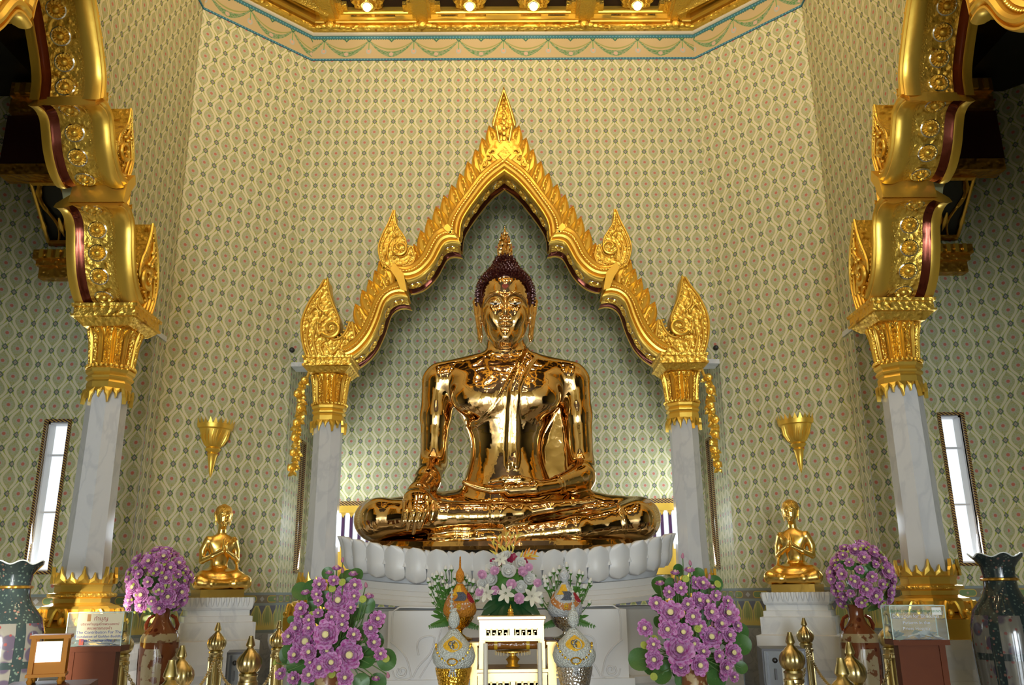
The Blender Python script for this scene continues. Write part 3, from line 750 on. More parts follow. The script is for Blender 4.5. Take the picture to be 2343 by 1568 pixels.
# ------------------------------------------------------------ sculpting with distance fields
class Field:
    def __init__(s, lo, hi, h):
        s.lo = np.array(lo, float); s.h = h; s.n = np.ceil((np.array(hi)-lo)/h).astype(int)+1
        s.F = np.full(tuple(s.n), 0.6, np.float32)
        s.ax = [s.lo[i]+h*np.arange(s.n[i]) for i in range(3)]
    def win(s, lo, hi, m):
        a = [max(0, int((lo[i]-m-s.lo[i])/s.h)) for i in range(3)]
        b = [min(s.n[i], int((hi[i]+m-s.lo[i])/s.h)+2) for i in range(3)]
        sl = tuple(slice(a[i], max(a[i], b[i])) for i in range(3))
        X, Y, Z = np.meshgrid(*[s.ax[i][sl[i]].astype(np.float32) for i in range(3)], indexing='ij')
        return sl, X, Y, Z
    def put(s, sl, d, k, sub=False):
        F = s.F[sl]
        if sub:
            hh = np.maximum(k-np.abs(F+d), 0)/k if k > 0 else 0
            s.F[sl] = np.maximum(F, -d)+(hh*hh*k*.25 if k > 0 else 0)
        else:
            hh = np.maximum(k-np.abs(F-d), 0)/k if k > 0 else 0
            s.F[sl] = np.minimum(F, d)-(hh*hh*k*.25 if k > 0 else 0)
    def cone(s, p0, p1, r0, r1, k=.03, nrm=None, fl=1.0, sub=False):
        p0, p1 = np.array(p0, float), np.array(p1, float); R = max(r0, r1)
        sl, X, Y, Z = s.win(np.minimum(p0,p1)-R, np.maximum(p0,p1)+R, k+.03)
        if X.size == 0: return s
        d = p1-p0; L = float(d@d)+1e-12
        t = np.clip(((X-p0[0])*d[0]+(Y-p0[1])*d[1]+(Z-p0[2])*d[2])/L, 0, 1)
        q = [X-p0[0]-t*d[0], Y-p0[1]-t*d[1], Z-p0[2]-t*d[2]]
        if nrm is not None:
            n = np.array(nrm, float); n /= np.linalg.norm(n); c = q[0]*n[0]+q[1]*n[1]+q[2]*n[2]
            q = [q[i]+n[i]*c*(fl-1) for i in range(3)]
        s.put(sl, np.sqrt(q[0]**2+q[1]**2+q[2]**2)-(r0+t*(r1-r0)), k, sub); return s
    def chain(s, pts, rs, k=.02, **kw):
        for i in range(len(pts)-1): s.cone(pts[i], pts[i+1], rs[i], rs[i+1], k, **kw)
        return s
    def ell(s, c, r, k=.03, sub=False, rz=0.0, ry=0.0):
        c = np.array(c, float); R = max(r)
        sl, X, Y, Z = s.win(c-R, c+R, k+.03)
        if X.size == 0: return s
        X, Y, Z = X-c[0], Y-c[1], Z-c[2]
        if rz: X, Y = X*math.cos(rz)+Y*math.sin(rz), -X*math.sin(rz)+Y*math.cos(rz)
        if ry: X, Z = X*math.cos(ry)+Z*math.sin(ry), -X*math.sin(ry)+Z*math.cos(ry)
        k0 = np.sqrt((X/r[0])**2+(Y/r[1])**2+(Z/r[2])**2); k1 = np.sqrt((X/r[0]**2)**2+(Y/r[1]**2)**2+(Z/r[2]**2)**2)+1e-6
        s.put(sl, k0*(k0-1)/k1, k, sub); return s
    def loft(s, sec, k=.03, disp=None, p=2.3, sub=False):
        """sections (z, cx, cy, half width, half depth)"""
        a = np.array(sec, float); zs = a[:,0]
        zz = np.linspace(zs[0], zs[-1], 160); ev = []
        for c in range(1, 5):    # smooth interpolation
            m = np.gradient(a[:,c], zs); out = np.zeros_like(zz)
            idx = np.clip(np.searchsorted(zs, zz)-1, 0, len(zs)-2); hh = zs[idx+1]-zs[idx]; t = (zz-zs[idx])/hh
            out = (2*t**3-3*t**2+1)*a[idx,c]+(t**3-2*t**2+t)*hh*m[idx]+(-2*t**3+3*t**2)*a[idx+1,c]+(t**3-t**2)*hh*m[idx+1]
            ev.append(out)
        ev[2] = np.maximum(ev[2], .01); ev[3] = np.maximum(ev[3], .01)
        lo = [min(a[:,1]-a[:,3]), min(a[:,2]-a[:,4]), zs[0]]; hi = [max(a[:,1]+a[:,3]), max(a[:,2]+a[:,4]), zs[-1]]
        sl, X, Y, Z = s.win(lo, hi, k+.04); z1 = Z[0,0,:]; zc = np.clip(z1, zs[0], zs[-1])
        cx, cy, A, B = [np.interp(zc, zz, e).astype(np.float32)[None,None,:] for e in ev]
        K = (np.abs((X-cx)/A)**p+np.abs((Y-cy)/B)**p)**(1/p)
        d = (K-1)*np.minimum(A, B)
        dz = (np.abs(z1-zc))[None,None,:]
        d = np.where(dz > 0, np.sqrt(np.maximum(d,0)**2+dz**2)+np.minimum(d,0)*0, d)
        if disp is not None: d = d-disp(X, Y, Z)
        s.put(sl, d, k, sub); return s
    def mesh(s, center=(0,0,0)):
        F = s.F; sg = F < 0; nx, ny, nz = F.shape
        cs = np.zeros((nx-1, ny-1, nz-1), np.int8)
        for i in (0,1):
            for j in (0,1):
                for k in (0,1): cs += sg[i:nx-1+i, j:ny-1+j, k:nz-1+k]
        act = (cs > 0) & (cs < 8); idx = np.full(act.shape, -1, np.int64); ii = np.argwhere(act); idx[act] = np.arange(len(ii))
        acc = np.zeros((len(ii),3)); cnt = np.zeros(len(ii))
        C8 = [(i,j,k) for i in (0,1) for j in (0,1) for k in (0,1)]
        for a in C8:
            for ax in range(3):
                if a[ax]: continue
                b = list(a); b[ax] = 1
                fa = F[ii[:,0]+a[0], ii[:,1]+a[1], ii[:,2]+a[2]]; fb = F[ii[:,0]+b[0], ii[:,1]+b[1], ii[:,2]+b[2]]
                m = (fa < 0) != (fb < 0); t = np.where(m, fa/np.where(m, fa-fb, 1), 0)
                p = np.array(a, float)[None,:].repeat(len(ii), 0); p[:,ax] += t
                acc += np.where(m[:,None], p, 0); cnt += m
        V = ii+acc/np.maximum(cnt,1)[:,None]
        def samp(P):
            P = np.clip(P, 0, np.array(F.shape)-1.001); b = P.astype(int); f = P-b; out = 0
            for i,j,k in C8:
                w = (f[:,0] if i else 1-f[:,0])*(f[:,1] if j else 1-f[:,1])*(f[:,2] if k else 1-f[:,2])
                out = out+w*F[b[:,0]+i, b[:,1]+j, b[:,2]+k]
            return out
        def grad(P, e=.9):
            g = np.stack([samp(P+np.eye(3)[a]*e)-samp(P-np.eye(3)[a]*e) for a in range(3)], 1)/(2*e)
            return g
        for _ in range(2):
            g = grad(V, .5); V = V-g*(samp(V)/np.maximum((g*g).sum(1), 1e-9))[:,None].clip(-2,2)*.8
        N = grad(V, 1.0); N /= np.linalg.norm(N, axis=1)[:,None]+1e-9
        quads = []
        for ax in range(3):
            o = [1,2,0][ax], [2,0,1][ax]
            sa = [slice(None)]*3; sb = [slice(None)]*3; sa[ax] = slice(0,-1); sb[ax] = slice(1,None)
            ch = np.argwhere(sg[tuple(sa)] != sg[tuple(sb)])
            ok = (ch[:,o[0]] > 0) & (ch[:,o[1]] > 0) & (ch[:,o[0]] < F.shape[o[0]]-1) & (ch[:,o[1]] < F.shape[o[1]]-1); ch = ch[ok]
            ins = sg[tuple(sa)][ch[:,0], ch[:,1], ch[:,2]]
            q = []
            for du, dv in ((0,0),(-1,0),(-1,-1),(0,-1)):
                c = ch.copy(); c[:,o[0]] += du; c[:,o[1]] += dv; q.append(idx[c[:,0], c[:,1], c[:,2]])
            q = np.stack(q, 1); q[~ins] = q[~ins][:, ::-1]; quads.append(q)
        Q = np.concatenate(quads); Q = Q[(Q >= 0).all(1)]
        return s.lo+V*s.h-np.array(center), Q, N
def sculpt(name, parts, m, parent=None, loc=(0,0,0)):
    vs, qs, ns = [], [], []; o = 0
    for V, Q, N in parts: vs.append(V); qs.append(Q+o); ns.append(N); o += len(V)
    V, Q, N = np.concatenate(vs), np.concatenate(qs), np.concatenate(ns)
    me = bpy.data.meshes.new(name)
    me.vertices.add(len(V)); me.vertices.foreach_set('co', V.astype(np.float32).ravel())
    me.loops.add(Q.size); me.loops.foreach_set('vertex_index', Q.astype(np.int32).ravel())
    me.polygons.add(len(Q)); me.polygons.foreach_set('loop_start', np.arange(0, Q.size, 4, dtype=np.int32)); me.polygons.foreach_set('loop_total', np.full(len(Q), 4, np.int32))
    me.update(calc_edges=True); me.polygons.foreach_set('use_smooth', np.ones(len(Q), bool))
    me.materials.append(m)
    me.normals_split_custom_set_from_vertices(N.tolist())
    ob = bpy.data.objects.new(name, me); C.objects.link(ob)
    if parent: ob.parent = parent
    return ob
def sm(x, e, w): return 1/(1+np.exp(-(x-e)/w))

# ------------------------------------------------------------ the great seated statue (world coordinates)
BUD = mat('polished_gold_bronze', (0.82, 0.54, 0.25), .06, 1.0)
_a = noise(3.2, 2, objco()); _b = noise(11, 2, objco())
bump(BUD, (E(_a.outputs[0])*1.0+E(_b.outputs[0])*.16).s, .020, .8)
BC = (0, 8.2, 1.86)
statue = thing('seated_statue', 'huge polished golden statue seated cross-legged on the white lotus throne', 'statue', BC)
B = Field((-1.48, 7.40, 1.86), (1.52, 8.92, 4.12), .0135)
# legs
for s_ in (-1, 1): B.chain([(s_*.22,8.42,2.26),(s_*.75,8.20,2.20),(s_*1.20,7.98,2.16)], [.27,.235,.20], .08, nrm=(0,0,1), fl=1.08)
B.chain([(1.21,7.96,2.14),(1.17,7.84,2.12),(.62,7.70,2.03),(.05,7.66,1.975),(-.25,7.65,1.965)], [.195,.175,.130,.10,.075], .05)
B.chain([(-.25,7.65,1.965),(-.45,7.64,1.962),(-.66,7.65,1.966)], [.075,.07,.045], .03, nrm=(0,-.3,1), fl=1.35)
B.chain([(-1.19,7.96,2.155),(-1.14,7.82,2.155),(-.62,7.70,2.155),(-.05,7.655,2.155),(.12,7.66,2.175)], [.195,.18,.150,.118,.10], .045)
B.chain([(.10,7.665,2.19),(.40,7.68,2.235),(.64,7.72,2.262)], [.09,.078,.062], .03, nrm=(.1,-.5,1), fl=1.45)
for k in range(4): B.chain([(.60,7.675+.036*k,2.255+.008*k),(.80-.02*k,7.69+.036*k,2.285+.008*k)], [.027,.018], .01)
B.ell((0,8.1,2.18), (.7,.38,.14), .12)
def robe(X, Y, Z):
    fr = sm(-(Y-8.36), 0, .012)
    # edge of the robe running from the shoulder across the chest
    zl = np.interp(X, [-.42,-.28,-.12,-.03,.06,.12,.22,.40], [3.07,3.075,3.22,3.38,3.55,3.68,3.86,4.2]).astype(np.float32)
    on = sm(zl-Z, 0, .006)*0+sm((X+.40), 0, .01)*sm(zl-Z, 0, .005)
    d = .010*on*fr
    d = d+.012*np.exp(-((Z-zl)/.013)**2)*fr*sm(X+.42, 0, .01)
    l = np.interp(Z, [2.60,2.9,3.2,3.42,3.6,3.8], [-.005,.0,.015,.035,.10,.20]).astype(np.float32)
    r = np.interp(Z, [2.60,2.9,3.2,3.42,3.6,3.8], [.115,.115,.12,.135,.21,.33]).astype(np.float32)
    band = sm(X-l, 0, .005)*sm(r-X, 0, .005)*sm(Z-2.66-.03*np.cos((X-.055)*90), 0, .005)*fr
    d = d+.016*band
    d = d+.007*(np.exp(-((X-l-.018)/.006)**2)+np.exp(-((X-r+.018)/.006)**2))*band
    return d
B.loft([(2.14,0,8.34,.62,.36),(2.32,0,8.35,.54,.32),(2.5,0,8.36,.44,.275),(2.66,0,8.365,.375,.245),(2.8,0,8.37,.345,.232),(2.95,0,8.37,.35,.238),(3.08,0,8.365,.40,.252),(3.22,0,8.36,.475,.272),
        (3.38,0,8.355,.56,.287),(3.52,0,8.36,.615,.28),(3.63,0,8.365,.62,.25),(3.72,0,8.37,.52,.21),(3.79,0,8.37,.36,.185),(3.85,0,8.36,.235,.175),(3.95,0,8.35,.19,.17),(4.1,0,8.35,.18,.17)], .03, robe)
for s_ in (-1, 1):
    B.ell((s_*.27, 8.17, 3.33), (.25,.11,.17), .10)
    B.ell((s_*.67, 8.37, 3.565), (.155,.16,.145), .09)
    B.cone((s_*.30, 8.37, 3.74), (s_*.66, 8.37, 3.63), .10, .125, .07)
B.chain([(-.685,8.37,3.54),(-.70,8.36,3.2),(-.715,8.34,2.74)], [.16,.150,.128], .05)
B.chain([(.69,8.37,3.54),(.705,8.36,3.2),(.725,8.32,2.70)], [.16,.148,.128], .05)
# right arm reaching down over the shin
B.chain([(-.715,8.34,2.74),(-.745,8.10,2.54),(-.80,7.84,2.40)], [.128,.118,.092], .05)
B.chain([(-.80,7.80,2.39),(-.798,7.67,2.32),(-.795,7.595,2.235)], [.105,.118,.112], .03, nrm=(0,-.75,.66), fl=2.1)
for x0, x1, zt in ((-.883,-.905,2.065),(-.826,-.858,2.025),(-.768,-.808,1.995),(-.712,-.755,2.035)):
    B.chain([(x0,7.600,2.265),(x0-.002,7.530,2.175),((x0+x1)/2,7.515,2.105),(x1,7.535,zt+.01)], [.031,.0275,.025,.019], .007)
B.chain([(-.71,7.70,2.33),(-.655,7.60,2.265),(-.640,7.545,2.185),(-.655,7.530,2.115)], [.045,.036,.030,.022], .015)
# left forearm and the hand lying in the lap, palm up
B.chain([(.725,8.32,2.70),(.72,8.16,2.56),(.44,7.90,2.445)], [.128,.125,.082], .05)
B.chain([(.44,7.88,2.44),(.25,7.79,2.40),(.02,7.755,2.385)], [.085,.086,.088], .02, nrm=(0,0,1), fl=1.15)
for k in range(4):
    yk = 7.725+.042*k
    yk -= .03
    B.chain([(.0,yk,2.390+.010*k),(-.14,yk,2.380+.012*k),(-.27,yk+.01,2.410+.012*k),(-.385,yk+.015,2.455+.010*k)], [.036,.030,.026,.019], .006)
B.chain([(.27,7.79,2.45),(.12,7.745,2.49),(-.03,7.74,2.49),(-.14,7.75,2.468)], [.045,.034,.029,.021], .02)
# rings of the hem on arms and legs
def ring(c, ax, R, r, n=22, fl=(1,1)):
    ax = Vector(ax).normalized(); u = ax.orthogonal().normalized(); v = ax.cross(u)
    P = [Vector(c)+(u*math.cos(2*PI*k/n)+v*math.sin(2*PI*k/n))*R for k in range(n+1)]
    B.chain([tuple(p) for p in P], [r]*(n+1), .010)
ring((-.06,7.658,2.155), (1,-.02,0), .118, .011); ring((-.13,7.662,2.155), (1,-.05,0), .121, .010)
ring((-1.10,7.84,2.155), (1,-.5,0), .182, .010); ring((1.0,7.79,2.10), (1,.25,.1), .162, .009)
ring((.47,7.925,2.452), (.75,.62,.12), .088, .009)
# robe panel hanging between arm and body
B.loft([(2.25,.50,8.50,.20,.035),(2.7,.52,8.50,.20,.03),(3.0,.53,8.50,.17,.03),(3.35,.56,8.48,.10,.03)], .03)
body_mesh = B.mesh(BC)
# ---- head, modelled at a finer grid
H = Field((-.38, 7.96, 3.80), (.38, 8.66, 4.80), .0062)
H.loft([(3.84,0,8.24,.10,.11),(3.90,0,8.225,.135,.145),(3.97,0,8.25,.178,.178),(4.06,0,8.29,.212,.213),(4.16,0,8.32,.236,.236),(4.28,0,8.34,.250,.255),(4.42,0,8.345,.255,.262),(4.54,0,8.35,.248,.262),(4.64,0,8.36,.215,.235),(4.72,0,8.37,.14,.16),(4.77,0,8.37,.04,.05)], .01, p=2.15)
H.loft([(3.78,0,8.35,.20,.175),(3.84,0,8.35,.188,.168),(3.87,0,8.35,.176,.158),(3.90,0,8.35,.182,.165),(3.935,0,8.35,.170,.155),(3.97,0,8.35,.175,.16),(4.15,0,8.38,.18,.17)], .012, p=2.0)
H.ell((0,8.115,3.955), (.065,.045,.045), .05)
for s_ in (-1, 1):
    H.ell((s_*.115,8.13,4.17), (.085,.06,.10), .08)                       # cheeks
    H.ell((s_*.098,8.035,4.325), (.068,.045,.055), .05, sub=True)         # sockets
    H.ell((s_*.098,8.130,4.312), (.066,.050,.042), .012)                  # eyelids
    H.chain([(s_*.018,8.072,4.350),(s_*.048,8.072,4.385),(s_*.10,8.088,4.405),(s_*.155,8.118,4.395),(s_*.20,8.165,4.350),(s_*.222,8.20,4.30)], [.010,.010,.010,.010,.009,.006], .022)
    H.ell((s_*.034,8.078,4.148), (.021,.026,.019), .012)
    # ear: rim, concha and long lobe
    H.chain([(s_*.262,8.33,4.36),(s_*.30,8.37,4.44),(s_*.318,8.39,4.41),(s_*.300,8.375,4.28),(s_*.276,8.345,4.12),(s_*.262,8.33,4.00),(s_*.256,8.325,3.965)], [.018,.020,.022,.022,.021,.021,.016], .012)
    H.chain([(s_*.25,8.33,4.34),(s_*.262,8.33,4.22),(s_*.256,8.32,4.12),(s_*.242,8.315,4.02),(s_*.252,8.32,3.965)], [.030,.026,.014,.011,.011], .012)
    H.ell((s_*.27,8.36,4.33), (.022,.05,.07), .02)
    # lips
    H.chain([(0,8.060,4.090),(s_*.022,8.062,4.098),(s_*.052,8.078,4.092),(s_*.082,8.104,4.086)], [.0135,.0145,.011,.005], .010)
    H.chain([(0,8.066,4.052),(s_*.030,8.072,4.054),(s_*.068,8.096,4.068)], [.0165,.015,.006], .012)
H.chain([(0,8.080,4.375),(0,8.058,4.28),(0,8.036,4.19),(0,8.040,4.165)], [.013,.016,.024,.023], .022)
H.chain([(0,8.078,4.135),(0,8.078,4.110)], [.008,.008], .01)
H.chain([(-.078,8.085,4.0735),(-.04,8.062,4.070),(0,8.052,4.072),(.04,8.062,4.070),(.078,8.085,4.0735)], [.003,.006,.006,.006,.003], .006, sub=True)
head_mesh = H.mesh(BC)
body = sculpt('body', [body_mesh, head_mesh], BUD, statue)
# eyes
WHITE = mat('white_enamel', (0.85,0.84,0.80), .15); BLK = mat('black_enamel', (0.01,0.01,0.01), .1)
for s_ in (-1, 1):
    wb, kb = MB(), MB(); n = 13
    def lid(t, e): # t 0 inner .. 1 outer
        x = .040+.122*t; z = 4.293-.018*math.sin(PI*min(1, t*1.05))+.010*t; y = 8.086+.020*(t-.3)**2*3+.0*e-.009*math.sin(PI*t)
        return (s_*x, y-.004, z+e*.0095*math.sin(PI*t)**.8)
    wb.grid([[lid(t/n, e) for t in range(n+1)] for e in (-1, 1)])
    kb.grid([[tuple(np.array(lid(t, e*.95))+[0,-.002,0]) for t in (.36,.42,.48,.54,.60)] for e in (-1, 1)])
    e_ = build('eye', wb, WHITE, statue, world=True); p_ = build('pupil', kb, BLK, e_); p_.data.transform(Matrix.Translation(Vector(BC)*-1))
hm = MB(); hp = []
for k in range(24):
    t = 2*PI*k/24; hp.append((.0023*16*math.sin(t)**3*.95, 4.468+.0023*(13*math.cos(t)-5*math.cos(2*t)-2*math.cos(3*t)-math.cos(4*t))))
hm.prism(hp, 8.074, 8.10); build('forehead_mark', hm, mat('dark_red_heart', (.10,.012,.008), .12, .6), statue, world=True)  # flat dark red heart on the brow
# hair: cap with rows of pointed curls
HAIR = mat('dark_red_brown_curls', (0.065, 0.012, 0.010), .22, .35)
K = Field((-.37, 8.02, 4.20), (.37, 8.74, 4.96), .011)
K.loft([(4.24,0,8.42,.25,.22),(4.34,0,8.40,.282,.27),(4.45,0,8.375,.292,.292),(4.56,0,8.37,.278,.285),(4.65,0,8.37,.235,.25),(4.72,0,8.375,.175,.19),(4.79,0,8.38,.125,.13),(4.85,0,8.38,.10,.10),(4.90,0,8.38,.06,.06),(4.92,0,8.38,.02,.02)], .01, p=2.1)
K.loft([(4.0,0,7.98,.262,.36),(4.3,0,7.98,.262,.36),(4.42,0,7.98,.254,.36),(4.49,0,7.98,.235,.355),(4.54,0,7.98,.19,.34),(4.565,0,7.98,.12,.33),(4.575,0,7.98,.03,.30)], .01, p=4.0, sub=True)
sculpt('hair', [K.mesh(BC)], HAIR, statue)
V, Q, N = K.mesh(BC)
rs = np.random.RandomState(3)
cand = np.argsort(V[:,2]); pick = []; cells = {}
lim = .028
for i in rs.permutation(len(V)):
    p = V[i]
    if N[i][1] > .65 or (N[i][2] < -.2): continue
    c = tuple((p//lim).astype(int)); ok = True
    for a in range(-1,2):
        for b in range(-1,2):
            for d in range(-1,2):
                for q in cells.get((c[0]+a,c[1]+b,c[2]+d), ()):
                    if ((p-q)**2).sum() < lim*lim: ok = False
    if ok: cells.setdefault(c, []).append(p); pick.append(i)
cu = MB()
for i in pick:
    p, n_ = Vector(V[i]), Vector(N[i]).normalized(); u = n_.orthogonal().normalized(); v = n_.cross(u)
    b0 = len(cu.v)
    for r_, h_ in ((.0175,-.004),(.0165,.010),(.010,.023)):
        cu.v += [tuple(p+(u*math.cos(2*PI*k/6)+v*math.sin(2*PI*k/6))*r_+n_*h_) for k in range(6)]
    cu.v.append(tuple(p+n_*.032))
    for r_ in range(2):
        for k in range(6): cu.f.append((b0+r_*6+k, b0+r_*6+(k+1)%6, b0+(r_+1)*6+(k+1)%6, b0+(r_+1)*6+k)); cu.m.append(0)
    for k in range(6): cu.f.append((b0+12+k, b0+12+(k+1)%6, b0+18)); cu.m.append(0)
build('hair_curls', cu, HAIR, statue, kind='stuff')
# flame finial
fb = MB(); fb.lathe([(.045,4.895),(.060,4.91),(.066,4.94),(.060,4.99),(.045,5.05),(.030,5.11),(.018,5.17),(.010,5.22),(.002,5.27)], 12, 0, 8.38)
fn = build('flame_finial', fb, BUD, statue, world=True)
lb = MB()
for row, (z0, r0, h0, cnt) in enumerate(((4.905,.060,.075,10),(4.94,.064,.085,9),(4.985,.056,.085,8),(5.03,.045,.08,7),(5.08,.034,.07,6),(5.13,.024,.06,5))):
    for k in range(cnt):
        a = 2*PI*(k+.5*(row%2))/cnt; ca, sa = math.cos(a), math.sin(a); w = 2.6*r0/cnt
        rows = []
        for t in (0,.3,.6,.85,1):
            rr = r0+.016*math.sin(PI*t*.8)-.006*t; ww = w*(1-t**1.8)*(.8+.6*t)+.0008
            rows.append([((rr+o)*ca-s*ww*sa, 8.38+(rr+o)*sa+s*ww*ca, z0+h0*t) for s, o in ((-1,-.008),(0,.008),(1,-.008))])
        lb.grid(rows)
build('flame_leaves', lb, BUD, fn, kind='stuff'); lb_o = fn.children[0]; lb_o.data.transform(Matrix.Translation(Vector(BC)*-1))
# bronze base slab of the statue
pb = MB(); rows = []
for r_, z in ((.94,1.855),(.98,1.86),(1.0,1.89),(.985,1.93),(.95,1.95),(.6,1.955)):
    rows.append([(1.30*r_*math.cos(2*PI*k/64)*abs(math.cos(2*PI*k/64))**-.25 if abs(math.cos(2*PI*k/64)) > .02 else 0, 8.18+.71*r_*math.sin(2*PI*k/64), z+.10*(abs(math.cos(2*PI*k/64))**3)*.5-.0) for k in range(64)])
pb.grid(rows, close_u=True); pb.f.append(tuple(len(pb.v)-64+k for k in range(64))); pb.m.append(0)
build('base_slab', pb, BUD, statue, world=True)

# ------------------------------------------------------------ marble lotus throne
THR = thing('lotus_throne', 'broad white marble lotus throne carved with petals under the golden statue', 'throne', (0, 8.15, 0))
def plan(t, out=0.0):
    """t in -1..1 across the front, 0 = middle; returns point and outward normal"""
    a = t*1.92
    ex = .80
    f = lambda q: (1.50*math.copysign(abs(math.sin(q))**ex, math.sin(q)), -(.80)*math.copysign(abs(math.cos(q))**.85, math.cos(q)))
    x, y = f(a); x2, y2 = f(a+.01); x1, y1 = f(a-.01)
    n = Vector((y2-y1, -(x2-x1), 0)).normalized()
    return Vector((x, y, 0))+n*out, n
_N = 120; _T = [-1+2*i/_N for i in range(_N+1)]
_P = [plan(t)[0] for t in _T]; _L = [0]
for i in range(_N): _L.append(_L[-1]+(_P[i+1]-_P[i]).length)
def t_at(s): return float(np.interp(s, _L, _T))
LT = _L[-1]
def lift(x): return .16*(abs(x)/1.45)**2.6
def sweep(prof, name, m, lf=1.0, cap=True):
    mb = MB(); rows = []
    for t in _T:
        row = []
        for o, z in prof:
            p, n = plan(t, o); row.append((p.x, p.y, z+lift(p.x)*lf))
        rows.append(row)
    mb.grid(rows, flip=True)
    if cap:
        for k in (0, len(prof)-1):
            ids = tuple(i*len(prof)+k for i in range(len(_T))); mb.f.append(ids if k else ids[::-1]); mb.m.append(0)
    return build(name, mb, m, THR, angle=25)
sweep([(-.14,1.50),(-.07,1.66),(-.06,1.70),(-.12,1.80)], 'petal_core', MRBW)
sweep([(-.12,1.375),(.03,1.38),(.03,1.42),(.0,1.425),(.0,1.46),(-.03,1.465),(-.03,1.50),(-.055,1.505),(-.055,1.56),(-.1,1.565)], 'cornice_moulding', MRBW, .55)
sweep([(-.05,0),(.06,0),(.06,.12),(.02,.14),(.02,.30),(-.02,.32),(-.02,.76),(.0,.78),(.0,.83),(-.04,.84),(-.07,.88),(-.085,1.0),(-.075,1.2),(-.03,1.36),(-.06,1.385)], 'pedestal_body', MRBW, 0)
nP = 23; pitch = LT/nP
def petal_mb(s, w, z0, z1, zc, bulge, back, up):
    mb = MB(); p, n = plan(t_at(s)); tv = Vector((-n.y, n.x, 0)); L0 = lift(p.x)
    rows = []; R = 9; Cn = 6
    for side in (0, 1):
        rr = []
        for i in range(R+1):
            t = math.sin(i/R*PI/2) if up else 1-math.sin((1-i/R)*PI/2); z = z0+(z1-z0)*t
            e = t if up else 1-t
            ww = w*.5*(1-min(1,max(0,(e-.42)/.58))**2.5)**.5*(.94+.06*math.sin(PI*e)); ww = max(ww, .002)
            row = []
            for j in range(-Cn, Cn+1):
                u = j/Cn; prof = bulge*math.sin(PI*.5*min(1, e*1.3))+.022*math.cos(u*PI/2)**1.2-.010*u*u-back
                if up: prof += .045*e*e
                else: prof -= .05*e*e
                if side: prof -= .035
                q = p+n*prof+tv*(u*ww); row.append((q.x, q.y, z+L0))
            rr.append(row)
        rows.append(rr)
    nv = len(mb.v); mb.grid(rows[0], flip=not False); mb.grid(rows[1], flip=False)
    # rim
    nc = 2*Cn+1; per = [j for j in range(nc)]+[i*nc+nc-1 for i in range(1,R+1)]+[R*nc+j for j in range(nc-2,-1,-1)]+[i*nc for i in range(R-1,0,-1)]
    off = (R+1)*nc
    for a, b in zip(per, per[1:]+per[:1]): mb.f.append((a, b, b+off, a+off)); mb.m.append(0)
    return mb
for k in range(nP):
    s = (k+.5)*pitch
    build('petal', petal_mb(s, pitch*.99, 1.675, 1.845, 0, .0, 0, True), MRBW, THR, angle=30)
    build('petal', petal_mb(s, pitch*.97, 1.555, 1.675, 0, .0, .0, False), MRBW, THR, angle=30)
for k in range(nP+1):
    s = min(max(k*pitch, .02), LT-.02)
    build('petal', petal_mb(s, pitch*.5, 1.68, 1.835, 0, -.02, .018, True), MRBW, THR, angle=30)
# carved front block with scrolled lion legs in low relief
fb = MB(); fb.box(-.96,-.93,.84,.96,-.5,1.37); fb.box(-1.0,-.97,.70,1.0,-.5,.85)
build('front_block', fb, MRBW, THR, smooth=False)
for s_ in (-1, 1):
    rl = MB()
    def RP(pts, r=.007):
        q = resample([at(x, y, 7.215)-Vector((0,8.15,0)) for x, y in pts], 20)
        if s_ > 0: q = [Vector((-p.x-.02, p.y, p.z)) for p in q]
        rl.tube(q, r, 6)
    RP([(897,1470),(897,1420),(899,1402),(906,1393),(920,1390),(1000,1391),(1150,1393)])
    RP([(893,1468),(912,1484),(928,1504),(936,1526),(941,1552)]); RP([(944,1552),(958,1525),(984,1496),(994,1459),(975,1457),(960,1464),(954,1480),(958,1500)])
    RP([(912,1530),(908,1540),(914,1548),(926,1546),(929,1535),(922,1529),(916,1534),(918,1541)], .008); RP([(1010,1440),(990,1500),(960,1552)], .006)
    RP([(941,1552),(925,1556),(905,1552),(898,1535)], .006)
    build('scroll_relief', rl, MRBW, THR, kind='stuff')

# ------------------------------------------------------------ windows
VIO = mat('dark_violet_bars', (0.055, 0.012, 0.06), .35)
ROPE = mat('rope_patterned_frame', (.05,.015,.03), .3)
_co = E.nt.nodes.new('ShaderNodeTexCoord'); _sp = E.nt.nodes.new('ShaderNodeSeparateXYZ'); E.nt.links.new(_co.outputs['Object'], _sp.inputs[0])
_x, _y, _z = (E(o) for o in _sp.outputs)
_w = esin((_z+(_x+_y)*.6)*250.0)
setc(ROPE, cmix(estep(_w, -.1, .2), (0.045,0.010,0.025), (0.50,0.32,0.07)))
WHF = mat('white_painted_frame', (0.80,0.80,0.82), .4)
PANE = bpy.data.materials.new('window_glass'); PANE.use_nodes = True; _nt = PANE.node_tree; _nt.nodes.clear()
_o = _nt.nodes.new('ShaderNodeOutputMaterial'); _m = _nt.nodes.new('ShaderNodeMixShader'); _t = _nt.nodes.new('ShaderNodeBsdfTransparent'); _g = _nt.nodes.new('ShaderNodeBsdfGlossy')
_m.inputs[0].default_value = .06; _g.inputs['Roughness'].default_value = .02
_nt.links.new(_t.outputs[0], _m.inputs[1]); _nt.links.new(_g.outputs[0], _m.inputs[2]); _nt.links.new(_m.outputs[0], _o.inputs[0])
